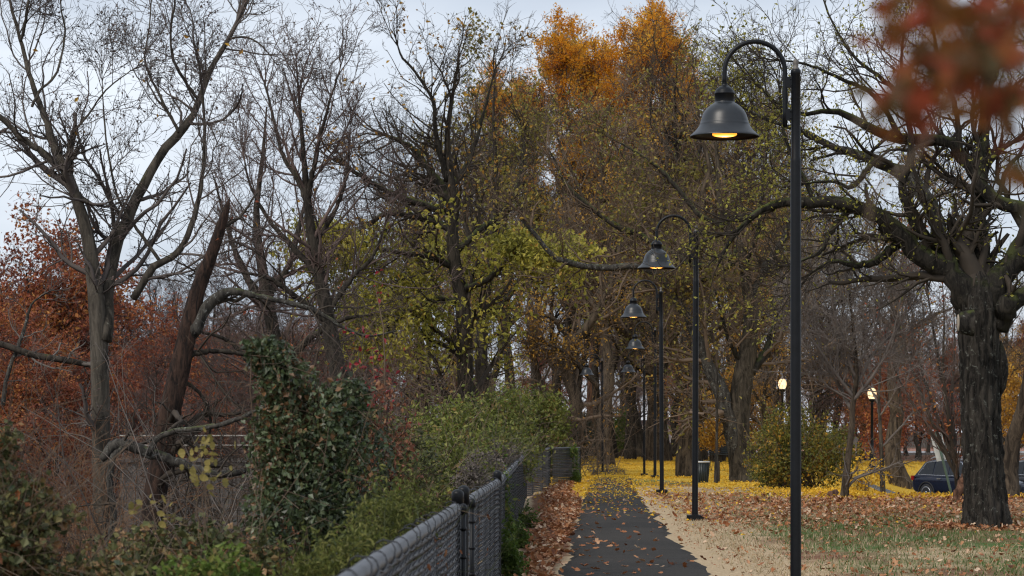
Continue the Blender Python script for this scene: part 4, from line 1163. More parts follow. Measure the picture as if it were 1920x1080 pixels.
bram_m = [leaf_mesh('bramble_leaf', 0, M['bramble'], 201), leaf_mesh('bramble_leaf', 2, M['bramble'], 202), leaf_mesh('bramble_leaf', 0, M['ivy'], 203), leaf_mesh('bramble_leaf', 2, M['litter'], 204)]

r = np.random.default_rng(90)
# ivy column behind the fence
b0 = at(590, 15.5)
rt, C, dv = shrub('ivy_shrub', 'tall dark ivy-smothered shrub standing close behind the near fence', 'shrub', b0,
  [blob(505, 668, 38, 32, 15.5, 0.16), blob(540, 722, 60, 52, 15.5, 0.2), blob(590, 775, 70, 55, 15.5, 0.28), blob(480, 655, 22, 20, 15.4, .1), blob(650, 745, 40, 35, 15.6, .2), blob(545, 840, 75, 90, 15.5, 0.3), blob(640, 850, 85, 100, 15.6, 0.3), blob(570, 960, 95, 110, 15.4, 0.35), blob(660, 975, 80, 110, 15.6, 0.35), blob(600, 1080, 120, 100, 15.4, 0.4)],
  25000, 0.036, M['ivy'], 91, 60, M['twig_brown'], clump=3.6, thr=-0.12, droop=0.5, aspect=0.75, twigs=320, shoot_len=0.3, stem_r=0.005)
leaf_parts(rt, C[C[:, 1] < 15.4], dv, [bram_m[2], bram_m[2], bram_m[0], bram_m[1]], 200, 0.042, r)
# arching spray at its top
# brambles, bottom corner
b0 = at(60, 12.5)
rt, C, dv = shrub('bramble_bush', 'dim bramble thicket with broad dark leaves in the lower corner by the ravine', 'shrub', b0,
  [blob(-40, 900, 60, 100, 12.5, 0.3), blob(40, 985, 70, 90, 12.5, 0.3), blob(110, 1050, 80, 80, 12.5, 0.3), blob(5, 810, 25, 55, 12.5, 0.15), blob(-40, 1050, 110, 100, 12.3, 0.3), blob(200, 1100, 80, 50, 12.5, 0.3)],
  6500, 0.042, M['bramble'], 92, 60, M['twig_brown'], clump=4, thr=0.1, droop=0.4, aspect=0.8, twigs=260, stem_r=0.004)
leaf_parts(rt, C, dv, bram_m, 220, 0.05, r)
b0 = at(330, 14)
rt, C, dv = shrub('low_bramble', 'low tangle of olive leaves and dead stems along the lower photo edge', 'undergrowth', b0,
  [blob(250, 1050, 90, 55, 14, 0.3), blob(340, 1045, 90, 65, 14, 0.3), blob(440, 1060, 80, 65, 14, 0.3), blob(200, 1080, 90, 50, 14, 0.3), blob(500, 1075, 60, 60, 14, 0.3), blob(300, 1130, 200, 80, 14, 0.4)],
  5200, 0.04, M['bramble'], 93, 30, M['twig_brown'], clump=4, thr=-0.1, droop=0.3, aspect=0.8, twigs=150, stem_r=0.004, shoot_len=0.35)
leaf_parts(rt, C, dv, bram_m, 130, 0.048, r)
b0 = at(390, 11.5)
shrub('weed_patch', 'bright green weeds at the lower photo edge below the ivy shrub', 'weeds', b0,
  [blob(350, 1075, 55, 30, 11.5, 0.15), blob(425, 1060, 50, 42, 11.5, 0.15), blob(470, 1080, 40, 30, 11.5, 0.15), blob(400, 1110, 120, 50, 11.5, 0.2)], 1300, 0.034, M['weed'], 94, 24, M['fern'], clump=5, thr=-0.2, stem_r=0.003)
# feathery sprays along the near rail
b0 = at(720, 12)
shrub('feathery_weed', 'soft olive-green sprays leaning over the near fence rail', 'weeds', b0,
  [blob(655, 1040, 60, 50, 11.8, 0.12), blob(715, 985, 60, 45, 13, 0.15), blob(765, 950, 45, 35, 15, 0.15), blob(590, 1085, 60, 50, 11.2, 0.12)], 3800, 0.034, M['fern'], 95, 40, M['fern'], clump=5, thr=-0.1, aspect=0.3, shoots=90, shoot_len=0.22, stem_r=0.003)
# rust-brown creeper round a dark stem
b0 = at(718, 22)
shrub('creeper', 'dark stump draped with red-brown hanging creeper between ivy shrub and green hedge', 'vine', b0,
  [blob(700, 830, 40, 90, 22, 0.25), blob(735, 840, 40, 100, 22, 0.25), blob(690, 930, 60, 80, 22, 0.3), blob(740, 960, 50, 80, 22, 0.3), blob(715, 740, 25, 60, 22, 0.2)], 2400, 0.048, M['redvine'], 96, 70, M['bark_vine'], clump=3, thr=0.25, droop=0.9, twigs=60, stem_r=0.007)
shrub('leafy_tangle', 'brown-flecked leafy tangle behind the creeper-draped stump', 'shrub', at(680, 26),
  [blob(650, 790, 50, 60, 26, 0.4), blob(690, 850, 80, 80, 26, 0.5), blob(770, 900, 60, 90, 27, 0.5), blob(660, 940, 90, 100, 26, 0.5), blob(740, 1000, 80, 80, 24, .5)], 6500, 0.06, M['bramble'], 97, 40, M['twig_brown'], clump=2.2, thr=-0.15, twigs=90, stem_r=0.006)
tw = thing('crimson_vine', at(712, 23), 'thin upright stem carrying scattered crimson leaves above the creeper', 'vine')
p, q = px_line([(722, 900, 5), (715, 800, 4), (722, 700, 3), (718, 620, 2.5), (705, 540, 2)], 23); p, q = resample(p, q, 20, r, 0.6)
ge = Geo(); ge.tubes(p, q, 5); a, b = grow(p[None], q[None], [16], 1, absL=0.4, npts=5, wig=0.3, up=0.1, rmin=0.002, r=r); ge.tubes(a, b, 3); ge.obj('stem', M['twig_brown'], tw, tw.location)
C = leaf_points([a], 130, r, 0.05); lg = Geo(); lg.leaves(C, r.uniform(0.03, 0.07, len(C)), r.random(len(C)), droop=0.5, r=r); lg.obj('foliage', M['crimson'], tw, tw.location, False, 'stuff', True)

# green hedge beyond the fence
HB = [('broad green hedge shrub in front of the straight elm trunk', 40, [blob(800, 830, 55, 70, 40, 0.9), blob(860, 810, 55, 60, 40, 0.9), blob(830, 880, 90, 80, 38, 0.9), blob(780, 930, 70, 70, 36, .8)]),
      ('bright shrub with upright shoots halfway along the fence', 52, [blob(900, 800, 60, 58, 52, 1.2), blob(950, 785, 55, 55, 52, 1.2), blob(930, 850, 80, 60, 50, 1.2), blob(880, 880, 60, 60, 48, 1.0)]),
      ('tallest green shrub by the far fence corner', 92, [blob(1000, 785, 50, 55, 92, 1.6), blob(1040, 790, 26, 50, 92, 1.4), blob(975, 820, 55, 50, 92, 1.6), blob(1020, 835, 45, 45, 92, 1.4)])]
for j, (lb, dd, bl) in enumerate(HB):
    cpx = [850, 930, 1010][j]
    shrub('hedge_shrub', lb, 'shrub', at(cpx, dd), bl, 9500, [0.075, 0.085, 0.13][j], M['shrub'], 110 + j, 40, M['twig_brown'], 'green shrubs along the fence', clump=1.2, thr=-0.35, shoots=70, shoot_len=0.7, twigs=60, stem_r=0.008)
shrub('seedhead_shrub', 'pale wispy shrub with dry seedheads leaning on the fence screen', 'shrub', at(905, 36),
  [blob(905, 878, 38, 34, 36, 0.12), blob(940, 856, 34, 28, 41, 0.12), blob(880, 902, 34, 34, 33, 0.12)], 2200, 0.045, M['twig_grey'], 115, 40, M['twig_grey'], clump=3, thr=-0.1, twigs=160, shoot_len=0.3, stem_r=0.004)
# weeds at the foot of the fence, path side
for j, (px, d, hh, nn) in enumerate([(957, 25.5, 120, 900), (948, 27.5, 210, 330), (974, 33, 50, 500), (987, 40, 38, 400)]):
    y0 = HZ + 1.45 * F / d
    shrub('fence_weed', ['leafy green weed clump at the fence foot nearest the camera', 'tall green weed climbing the fence screen by the capped post', 'small green weed tuft at the fence foot beside the oak leaves', 'dull green weed tuft further along the fence foot'][j], 'weeds', at(px, d),
      [blob(px, y0 - hh * 0.5, 18, hh * 0.5, d, 0.14), blob(px + 8, y0 - hh * 0.25, 24, hh * 0.3, d, 0.18)] if j != 1 else [blob(px, y0 - hh * 0.75, 10, hh * 0.3, d, 0.06), blob(px, y0 - hh * 0.35, 10, hh * 0.3, d, 0.06)], nn, 0.05, M['weed'], 120 + j, 14, M['fern'], clump=5, thr=-0.2, stem_r=0.003, shoots=12, shoot_len=0.15)
shrub('fence_ivy', 'narrow green creeper climbing the far end of the fence', 'vine', at(1077, 73.6), [blob(1077, 870, 7, 38, 73.7, 0.12), blob(1073, 845, 8, 14, 73.7, 0.12), blob(1080, 895, 9, 14, 73.5, 0.12)], 900, 0.07, M['weed'], 126, 8, M['twig_brown'], clump=3)
# right-hand shrubs
shrub('forsythia_bush', 'big round yellowing bush behind the nearest lamp pole', 'shrub', at(1490, 67),
  [blob(1500, 830, 75, 50, 67, 1.2), blob(1450, 850, 50, 50, 67, 1.0), blob(1560, 850, 50, 50, 67, 1.0), blob(1500, 880, 85, 40, 66.5, 1.1), blob(1440, 885, 30, 25, 66, .6), blob(1480, 795, 45, 35, 67, .9)],
  9500, 0.085, M['forsythia'], 130, 90, M['twig_brown'], clump=1.0, thr=-0.25, shoots=70, shoot_len=0.7, twigs=80, stem_r=0.012)
shrub('yew_bush', 'dark evergreen bush at the fence end beside the reddish trunk', 'shrub', at(1088, 150), [blob(1090, 815, 24, 40, 150, 1.0), blob(1080, 835, 20, 25, 150, 1.0), blob(1096, 795, 12, 22, 150, .6)], 4500, 0.16, M['yew'], 131, 10, M['twig_dark'], clump=1, thr=-0.8, aspect=0.3, inner=0.5)
shrub('leafy_bush', 'fresh green bush beyond the lone straight trunk', 'shrub', at(1168, 182), [blob(1168, 800, 22, 30, 182, 1.2), blob(1160, 825, 26, 20, 182, 1.2), blob(1180, 780, 12, 20, 182, .7)], 2600, 0.17, M['weed'], 132, 14, M['twig_brown'], clump=.8, thr=-.3)
shrub('amber_bush', 'amber-leaved small tree between second lamp pole and twin-stemmed tree', 'shrub', at(1332, 118), [blob(1330, 790, 36, 50, 118, 1.2), blob(1320, 760, 22, 30, 118, 1.0), blob(1345, 815, 25, 25, 118, .9)], 2400, 0.14, M['amber'], 133, 14, M['twig_dark'], clump=.9, thr=-.1)
shrub('rust_bush', 'red-brown leafy shrub behind the second globe lamp', 'shrub', at(1665, 125), [blob(1660, 810, 34, 45, 125, 1.2), blob(1645, 830, 26, 28, 125, 1.2), blob(1640, 785, 20, 22, 125, .8)], 2600, 0.15, M['rust'], 134, 12, M['twig_dark'], clump=.9, thr=-.2)
shrub('yellow_sapling_bush', 'little yellow-leaved shrub beside the young tree trunk', 'shrub', at(1622, 66), [blob(1625, 880, 28, 30, 66, .4), blob(1610, 900, 24, 22, 66, .4), blob(1650, 890, 18, 20, 66, .3)], 700, 0.08, M['carpet'], 135, 14, M['twig_brown'], clump=2, thr=.1)
for j, (px, d, sx, lb) in enumerate([(1890, 118, 60, 'orange-yellow leafy shrub at the photo edge behind the big oak'), (1405, 140, 50, 'orange-brown leafy shrub behind the first globe lamp'), (1745, 150, 60, 'rusty low shrub beyond the street sign')]):
    shrub('autumn_shrub', lb, 'shrub', at(px, d), [blob(px, 760, sx, 50, d, 1.6), blob(px - 20, 720, sx * 0.7, 40, d, 1.4), blob(px + 15, 800, sx * 0.8, 30, d, 1.4)], 3200, 0.17, [M['amber'], M['amber'], M['rust']][j], 140 + j, 16, M['twig_dark'], clump=.8, thr=-.05)

# bare cane thickets over the ravine
def canes(name, label, px, d, n, hpx, spread, mat, seed, arch=0.4, rad=0.005, fine=4):
    r = np.random.default_rng(seed)
    b0 = at(px, d)
    root = thing(name, b0, label, 'undergrowth')
    h = EYE - (hpx - HZ) / F * d - float(b0[2])
    st = b0 + np.stack([r.normal(size=n) * spread * d / F, r.normal(size=n) * 0.5, np.zeros(n)], 1)
    dirv = nrm(np.stack([r.normal(size=n) * 0.5, r.normal(size=n) * 0.4, np.ones(n)], 1))
    L = h * r.uniform(0.4, 1.15, n)
    P = np.zeros((n, 12, 3)); P[:, 0] = st
    side = np.stack([r.normal(size=n), r.normal(size=n) * 0.6, -0.6 * np.ones(n)], 1) * arch * 0.16
    for k in range(1, 12):
        dirv = nrm(dirv + side * (k / 6.0) + 0.09 * r.normal(size=(n, 3)))
        P[:, k] = P[:, k - 1] + dirv * (L / 11)[:, None]
    R_ = rad * np.linspace(1.2, 0.5, 12)[None, :] * r.uniform(0.6, 1.5, n)[:, None]
    ge = Geo(); ge.tubes(P, R_, 4)
    if fine:
        a, b = grow(P, R_, np.full(n, fine), 0.35, (25, 60), 6, 0.22, 0.0, 0.6, rad * 0.45, 0.2, r=r); ge.tubes(a, b, 3)
        a, b = grow(a, b, np.full(len(a), 3), 0.4, (25, 60), 4, 0.25, 0.0, 0.6, rad * 0.4, 0.2, r=r); ge.tubes(a, b, 3)
    ge.obj('canes' if False else 'stem_mass', mat, root, b0, True, 'stuff')
    return root
canes('vine_tangle', 'orange-brown vine tangle hanging round the pale maple trunk', 165, 42, 90, 680, 50, M['cane'], 150, 0.9, 0.005)
canes('cane_thicket', 'grey arching canes between the pale maple and leaning trunk', 210, 47, 42, 640, 90, M['twig_grey'], 151, 0.5, 0.006)
canes('cane_thicket', 'bare brown thicket between the leaning trunk and the ivy shrub', 400, 46, 90, 690, 80, M['twig_dark'], 152, 0.5, 0.007)
canes('cane_thicket', 'purplish bare thicket low among the red oaks at the photo edge', 70, 55, 70, 690, 90, M['twig_purple'], 153, 0.4, 0.008)
canes('cane_thicket', 'bare twiggy thicket behind the ivy shrub and creeper', 620, 48, 70, 590, 90, M['twig_purple'], 154, 0.35, 0.008)
canes('cane_thicket', 'tall thin straight shoots standing before the concrete wall', 410, 30, 14, 620, 60, M['twig_grey'], 155, 0.12, 0.006, 3)
canes('cane_thicket', 'brown scrub between the green hedge and the elm trunks', 800, 75, 110, 640, 90, M['twig_brown'], 156, 0.35, 0.009)
canes('cane_thicket', 'dense brown scrub under the crooked tree by the fence end', 1010, 95, 110, 650, 70, M['twig_brown'], 157, 0.35, 0.01)
# hanging yellow leaves in front
yl = thing('yellow_spray', at(375, 13), 'loose spray of soft yellow leaves hanging before the fallen limb', 'leafy branch')
ge = Geo(); st = np.array([W(380 + r.normal() * 8, 1100, 13) for _ in range(5)]); tp = np.array([W(x, y, 13) for x, y in ((375, 840), (365, 880), (390, 900), (260, 960), (300, 945))])
u = np.linspace(0, 1, 10)[None, :, None]; P = st[:, None] * (1 - u) + tp[:, None] * u + r.normal(size=(5, 10, 3)) * 0.01; ge.tubes(P, np.full((5, 10), 0.0025), 4); ge.obj('stem', M['twig_brown'], yl, yl.location)
lms = [leaf_mesh('yellow_leaf', 2, M['yellowleaf'], 205), leaf_mesh('yellow_leaf', 0, M['yellowleaf'], 206)]
Cs = np.array([W(px + r.normal() * sx, py + r.normal() * sy, 13 + r.normal() * 0.1) for (px, py, sx, sy, n) in ((375, 860, 20, 26, 34), (250, 950, 10, 12, 7), (300, 960, 10, 24, 10), (385, 905, 14, 18, 16)) for _ in range(n)])
leaf_parts(yl, Cs, None, lms, len(Cs), 0.04, r)

# ------------------------------------------------------------------ retaining wall and rail beyond the ravine
wl = thing('retaining_wall', (-7.2, 72, -2.7), 'grey concrete wall with a pale pipe rail glimpsed behind the leaning trunk', 'wall')
def lbox(name, c, h, mat, parent, rz=0.0, sm_=False):
    g_ = Geo(); g_.box(c, h, rz); return g_.obj(name, mat, parent, None, sm_)
for k in range(5):
    lbox('wall_panel', (-2.7 + k * 1.34, 0.01 * (k % 2), 1.6), (0.66, 0.12, 1.7), M['wall_concrete'], wl)
lbox('coping', (0, -0.02, 3.36), (3.4, 0.18, 0.05), M['wall_concrete'], wl)
for k in range(6):
    g_ = Geo(); g_.tubes(np.array([(-3.3 + k * 1.32, 0.0, 3.4), (-3.3 + k * 1.32, 0.0, 4.02)]), np.array([0.02, 0.02]), 6); g_.obj('rail_post', M['tin'], wl)
for zz in (4.02, 3.76):
    g_ = Geo(); g_.tubes(np.array([(-3.4, -0.03, zz), (3.4, -0.03, zz)]), np.array([0.022, 0.022]), 6); g_.obj('handrail', M['dull_rail'], wl)

# ------------------------------------------------------------------ low house behind the trees
ho = thing('house', (11.0, 262, -0.3), 'low grey house with pale roof glimpsed between the trunks past the path end', 'house')
lbox('wall', (0, 0, 1.4), (7, 4, 1.4), M['brickwall'], ho)
rf = Geo(); rf.put([(-7.6, -4.6, 2.8), (7.6, -4.6, 2.8), (7.6, 4.6, 2.8), (-7.6, 4.6, 2.8), (-5, 0, 4.6), (5, 0, 4.6)], [(0, 1, 5, 4), (2, 3, 4, 5), (3, 2, 1, 0)], [(1, 2, 5), (3, 0, 4)]); rf.obj('roof', M['roofing'], ho, None, False)
for xk in (-5, -2, 2.2, 5):
    w_ = lbox('window', (xk, -4.02, 1.6), (0.6, 0.04, 0.65), M['pale_paint'], ho); lbox('pane', (xk, -4.075, 1.6), (0.5, 0.015, 0.55), M['window'], w_)
dr = lbox('door', (0.2, -4.03, 1.05), (0.5, 0.05, 1.05), M['wood'], ho)

# ------------------------------------------------------------------ chain-link fence with privacy slats
fence = thing('chain_link_fence', (0, 0, 0), 'black chain-link fence with grey privacy slats along the left edge of the path', 'fence')
TOP, PITCH = 0.965, 0.0415
def fence_pts(y0, y1, n):
    y = np.linspace(y0, y1, n)
    return np.stack([fence_x(y), y, terrain(fence_x(y), y)], 1)
PAN = [(-6.0, 16.25, 120, 0.3), (17.75, 24.4, 50, 0.22), (24.6, 57.0, 140, 0.25), (57.0, 71.6, 60, 0.25), (72.3, 74.6, 16, 0.2)]
fr = np.random.default_rng(160)
for pi, (y0, y1, nn, wp) in enumerate(PAN):
    P = fence_pts(y0, y1, nn)
    if pi == 3:   # the screen bulges towards the kink
        P[:, 0] += 0.12 * np.sin(np.linspace(0, 3.1, nn)) + 0.05 * np.sin(np.linspace(0, 19, nn))
    T = nrm(np.gradient(P, axis=0)); Nn = np.stack([T[:, 1], -T[:, 0], 0 * T[:, 0]], 1)
    wav = 0.006 * np.sin(P[:, 1] * 2.1 + pi) + 0.004 * np.sin(P[:, 1] * 5.3)
    # slat: a bowed strip, one mesh per panel shared by its rows
    prof = [(-0.002, -0.0165), (0.012, -0.011), (0.016, 0.0), (0.012, 0.011), (-0.002, 0.0165), (-0.004, 0.0)]
    V = np.stack([P + Nn * (o + wav)[:, None] + np.array([0, 0, 1.0]) * (z + 0.003 * np.sin(P[:, 1:2] * 3.3)) for o, z in [(a_ + 0 * wav, b_) for a_, b_ in prof]], 1)
    m_ = len(prof)
    i = (np.arange(nn - 1) * m_)[:, None]; j = np.arange(m_)[None, :]; j2 = (j + 1) % m_
    Q = np.stack([i + j, i + m_ + j, i + m_ + j2, i + j2], -1).reshape(-1, 4)
    first = None
    for row in range(22):
        z = 0.06 + row * PITCH
        if first is None:
            first = mesh_obj('slat', V.reshape(-1, 3), Q, None, M['screen'], fence, True); o = first
        else:
            o = bpy.data.objects.new('slat', first.data); COL.objects.link(o); o.parent = fence
        o.location = (fr.normal() * 0.002, 0, z + fr.normal() * 0.0015)
    # woven black wire
    ln = np.linalg.norm(np.diff(P, axis=0), axis=1).sum()
    nw = int(ln / wp); kz = 46
    yy = np.linspace(y0 + 0.04, y1 - 0.04, nw)
    zz = np.linspace(0.03, TOP, kz)
    zig = (np.arange(kz) % 2) * wp * 0.98
    Yw = yy[:, None] + zig[None, :] * 1.0
    Xi = np.interp(Yw, P[:, 1], P[:, 0]); wv = np.interp(Yw, P[:, 1], wav)
    Zg = terrain(Xi, Yw)
    nx_ = np.interp(Yw, P[:, 1], Nn[:, 0]); ny_ = np.interp(Yw, P[:, 1], Nn[:, 1])
    off = 0.018 + wv
    WP = np.stack([Xi + nx_ * off, Yw + ny_ * off, Zg + zz[None, :]], -1)
    g_ = Geo(); g_.tubes(WP, np.full(WP.shape[:2], 0.0026 if pi < 2 else 0.004), 3); g_.obj('wire_mesh', M['wire'], fence, None, True, 'stuff')
    # top rail
    P2 = P + np.array([0, 0, TOP + 0.01])
    g_ = Geo(); g_.tubes(P2, np.full(nn, 0.034 if pi < 2 else 0.028) * (1 + 0.04 * fr.normal(size=nn)), 12, True); rl = g_.obj('top_rail', M['rail_wrap'] if pi < 3 else M['screen'], fence)
    # tie wires looping round the rail
    if pi < 3:
        nt_ = int(ln / (0.42 if pi < 2 else 0.6))
        g_ = Geo()
        for yk in np.linspace(y0 + 0.15, y1 - 0.15, nt_):
            xk = float(fence_x(yk)); zk = float(terrain(xk, yk)) + TOP + 0.01
            th = np.linspace(-0.9, 5.9, 14); rr_ = 0.038 + 0.012 * np.clip(np.sin(th - 0.3 + fr.normal() * 0.4), 0, 1) * (fr.random() < 0.35) * 2
            g_.tubes(np.stack([xk + rr_ * np.cos(th), yk + th * 0.045, zk + rr_ * np.sin(th)], 1), np.full(14, 0.0032), 4)
        # long wire laced along the rail
        yl_ = np.linspace(y0 + 0.1, y1 - 0.1, nn * 2)
        xl = np.interp(yl_, P[:, 1], P[:, 0]); g_.tubes(np.stack([xl + 0.034, yl_, terrain(xl, yl_) + TOP - 0.012 + 0.006 * np.sin(yl_ * 15)], 1), np.full(nn * 2, 0.0042), 4)
        g_.obj('tie_wire', M['wire'], fence, None, True, 'stuff')

def fence_post(y, top, x=None, rad=0.033, lean=0.0, cap=True):
    x = float(fence_x(y)) if x is None else x
    z = float(terrain(x, y))
    g_ = Geo(); g_.tubes(np.array([(x, y, z - 0.05), (x + lean * 0.5, y, z + top * 0.5), (x + lean, y, z + top - 0.03)]), np.full(3, rad), 14); po = g_.obj('post', M['black_metal'], fence)
    if cap:
        g_ = Geo(); g_.lathe([(rad * 1.0, 0), (rad * 1.15, 0.0), (rad * 1.17, 0.098), (rad * 1.08, 0.108), (rad * 0.75, 0.118), (rad * 0.3, 0.124), (0.0, 0.125)], (x + lean, y, z + top - 0.122), 18); g_.obj('cap', M['black_metal'], po)
    return po
fence_post(16.6, 1.085, -0.338); fence_post(17.5, 1.09, -0.318); fence_post(24.5, 1.085)
for yk in (57.0, 71.9): fence_post(yk, 1.02, None, 0.03, 0.03)
fence_post(72.25, 1.12, 1.02, 0.035, -0.06); fence_post(74.7, 1.0)
for yk, dx in ((16.35, 0.012), (17.66, 0.012)):
    xk = float(fence_x(yk)) + dx; zk = float(terrain(xk, yk))
    g_ = Geo(); g_.tubes(np.array([(xk + 0.03, yk, zk + 0.02), (xk + 0.03, yk, zk + 0.985)]), np.array([0.017, 0.017]), 10, True); tb = g_.obj('tension_bar', M['black_metal'], fence)
    g_ = Geo(); g_.lathe([(0.0, 0.03), (0.012, 0.028), (0.022, 0.018), (0.026, 0.004), (0.026, -0.03), (0.018, -0.034)], (xk + 0.03, yk, zk + 0.975), 14); g_.obj('rail_cup', M['black_metal'], tb)
    for zb in np.linspace(0.15, 0.85, 5):
        g_ = Geo(); g_.lathe([(0.018, -0.009), (0.0215, -0.009), (0.0215, 0.009), (0.018, 0.009)], (xk + 0.03, yk, zk + zb), 12); g_.obj('tension_band', M['black_metal'], tb)

# ------------------------------------------------------------------ path lamps
PXM = 23.8 / F     # metres per photo pixel at the first lamp
def make_lamp(loc, label, group):
    root = thing('path_lamp', loc, label, 'street lamp', group)
    g_ = Geo(); g_.lathe([(0.0, -0.06), (0.125, -0.06), (0.13, -0.05), (0.13, 0.085), (0.12, 0.095), (0.06, 0.1)], n=24)
    V = np.concatenate(g_.V); V[:, 0] = np.clip(V[:, 0] * 1.2, -0.135, 0.135); V[:, 1] = np.clip(V[:, 1] * 1.2, -0.135, 0.135)
    mesh_obj('base_plate', V, np.concatenate(g_.Q), None, M['black_metal'], root, False)
    g_ = Geo(); g_.lathe([(0.05, 0.06), (0.0485, 0.3), (0.0475, 3.85), (0.0475, 3.88), (0.042, 3.9), (0.042, 4.63), (0.046, 4.635), (0.046, 4.66), (0.042, 4.675), (0.03, 4.68)], n=24); g_.obj('pole', M['black_metal'], root)
    g_ = Geo(); g_.lathe([(0.03, 4.675), (0.03, 4.69), (0.024, 4.695), (0.024, 4.72), (0.026, 4.73), (0.024, 4.75), (0.018, 4.765), (0.0, 4.77)], n=16); g_.obj('finial', M['tin'], root)
    # arched arm
    ax = -0.095; rr_ = 0.27
    pts = [(ax, 0, 4.17), (ax, 0, 4.3), (ax, 0, 4.5), (ax, 0, 4.64)]
    for a in np.linspace(0, math.pi, 22)[1:]:
        pts.append((ax - rr_ + rr_ * math.cos(a), 0, 4.655 + rr_ * math.sin(a)))
    hx = ax - 2 * rr_
    pts += [(hx, 0, 4.6), (hx, 0, 4.52)]
    pts = np.array(pts); rad = np.full(len(pts), 0.0215)
    g_ = Geo(); g_.tubes(pts, rad, 16, True)
    g_.lathe([(0.0, 4.155), (0.012, 4.157), (0.0215, 4.172)], (ax, 0, 0), 16)
    arm = g_.obj('arm', M['black_metal'], root)
    g_ = Geo(); g_.lathe([(0.0225, 4.555), (0.025, 4.555), (0.025, 4.545), (0.0225, 4.545)], (hx, 0, 0), 16); g_.obj('set_collar', M['black_metal'], arm)
    for zb in (4.56, 4.27):
        g_ = Geo(); g_.box((ax * 0.5 - 0.003, 0, zb), (0.04, 0.02, 0.048)); br = g_.obj('bracket', M['black_metal'], root, None, False)
        for dz in (-0.03, 0.03):
            g_ = Geo(); g_.tubes(np.array([(ax * 0.5, -0.02, zb + dz), (ax * 0.5, -0.028, zb + dz)]), np.array([0.007, 0.006]), 8, True); g_.obj('bolt', M['black_metal'], br)
    zr = 1.45 + (HZ - 257) * PXM     # rim height
    prof = [(64.0, 0.6), (65, 0), (65.3, 1.4), (63.5, 3.6), (60.5, 6.2), (55.5, 11), (51, 16), (48.2, 20), (47.3, 21.6), (46.6, 23.2), (46.8, 24.6), (45.4, 26), (44.6, 30), (43.3, 34), (41.6, 40), (39, 46), (35.5, 51), (31, 56), (25, 60.8), (21, 63.3), (19, 64.4), (18.6, 66)]
    inner = [(17.5, 62), (24, 58.5), (30, 54), (36, 46), (40.5, 36), (43.8, 24), (47, 18), (54, 9.5), (64.0, 0.6)]
    pr_ = np.array(inner + prof) * PXM
    g_ = Geo(); g_.lathe(pr_, (hx, 0, zr), 48); sh = g_.obj('shade', M['shade_metal'], root)
    nk = np.array([(18.6, 65.5), (18.6, 80), (19.4, 80.5), (19.4, 82.5), (18.4, 83.5), (17.6, 86.5), (14.5, 91), (9.5, 94.5), (5.5, 96), (5.0, 100)]) * PXM
    g_ = Geo(); g_.lathe(nk, (hx, 0, zr), 32); g_.obj('neck', M['black_metal'], sh)
    ln_ = np.array([(0, 0.8), (9, 1.0), (17, 1.6), (21, 2.6), (23, 4), (23, 6.5), (19, 10), (0, 11)]) * PXM
    g_ = Geo(); g_.lathe(ln_, (hx, 0, zr), 28); g_.obj('lens', M['lens'], sh)
    return root
lamp_spots = [(1492, 23.8, 'nearest and tallest-looking path lamp, black arched arm and bell shade, amber light'),
              (1303, 43.1, 'second path lamp from the camera, its bell shade hanging before the long low limb'),
              (1241, 61.6, 'third path lamp along the walk, shade just under the lichen limb'),
              (1228, 84.0, 'fourth path lamp along the walk, pole close beside the third one'),
              (1208, 105.0, 'fifth path lamp along the walk, thin pole with its base on yellow leaves'),
              (1130, 110.0, 'small lamp standing left of the others beside the lone straight trunk')]
lamp0 = make_lamp(at(*lamp_spots[0][:2]), lamp_spots[0][2], 'bell-shaded lamps along the path')
for px, d, lb in lamp_spots[1:]:
    c = copy_tree(lamp0); c.location = at(px, d); c['label'] = lb
    c.rotation_euler = (random.uniform(-0.006, 0.006), random.uniform(-0.007, 0.007), random.uniform(-0.07, 0.07))

# globe lamps in the park
def make_globe(loc, label):
    root = thing('globe_lamp', loc, label, 'street lamp', 'lit acorn globe lamps in the park')
    g_ = Geo(); g_.lathe([(0.0, 0), (0.2, 0), (0.2, 0.15), (0.15, 0.22), (0.13, 0.6), (0.09, 0.75), (0.075, 0.8), (0.06, 2.9), (0.085, 2.93), (0.06, 2.97), (0.09, 3.05)], n=16); g_.obj('pole', M['black_metal'], root)
    g_ = Geo(); g_.lathe([(0.06, 3.0), (0.13, 3.05), (0.15, 3.12), (0.13, 3.15), (0.0, 3.15)], n=16); g_.obj('fitter', M['black_metal'], root)
    g_ = Geo(); g_.lathe([(0.11, 3.14), (0.17, 3.22), (0.205, 3.34), (0.2, 3.45), (0.16, 3.55), (0.1, 3.61), (0.05, 3.63)], n=20); gl = g_.obj('globe', M['globe'], root)
    g_ = Geo(); g_.lathe([(0.0, 3.9), (0.012, 3.85), (0.02, 3.76), (0.035, 3.72), (0.05, 3.68), (0.1, 3.63), (0.11, 3.61)], n=12); g_.obj('finial', M['tin'], root)
    for k in range(4):
        a = k * math.pi / 2 + 0.8
        rr_ = np.array([0.115, 0.178, 0.213, 0.208, 0.168, 0.106]); zz = np.array([3.14, 3.22, 3.34, 3.45, 3.55, 3.61])
        g_ = Geo(); g_.tubes(np.stack([rr_ * math.cos(a), rr_ * math.sin(a), zz], 1), np.full(6, 0.005), 4); g_.obj('rib', M['black_metal'], gl)
    return root
p = at(1467, 112); g0 = make_globe((p[0], p[1], EYE + (HZ - 720) / F * 112 - 3.04), 'lit globe lamp between the twin-stemmed tree and the nearest lamp pole')
g0.scale = (0.86, 0.86, 0.9)
c = copy_tree(g0); p = at(1635, 105); c.location = (p[0], p[1], EYE + (HZ - 738) / F * 105 - 3.04); c['label'] = 'lit globe lamp above the rusty shrub left of the parked car'

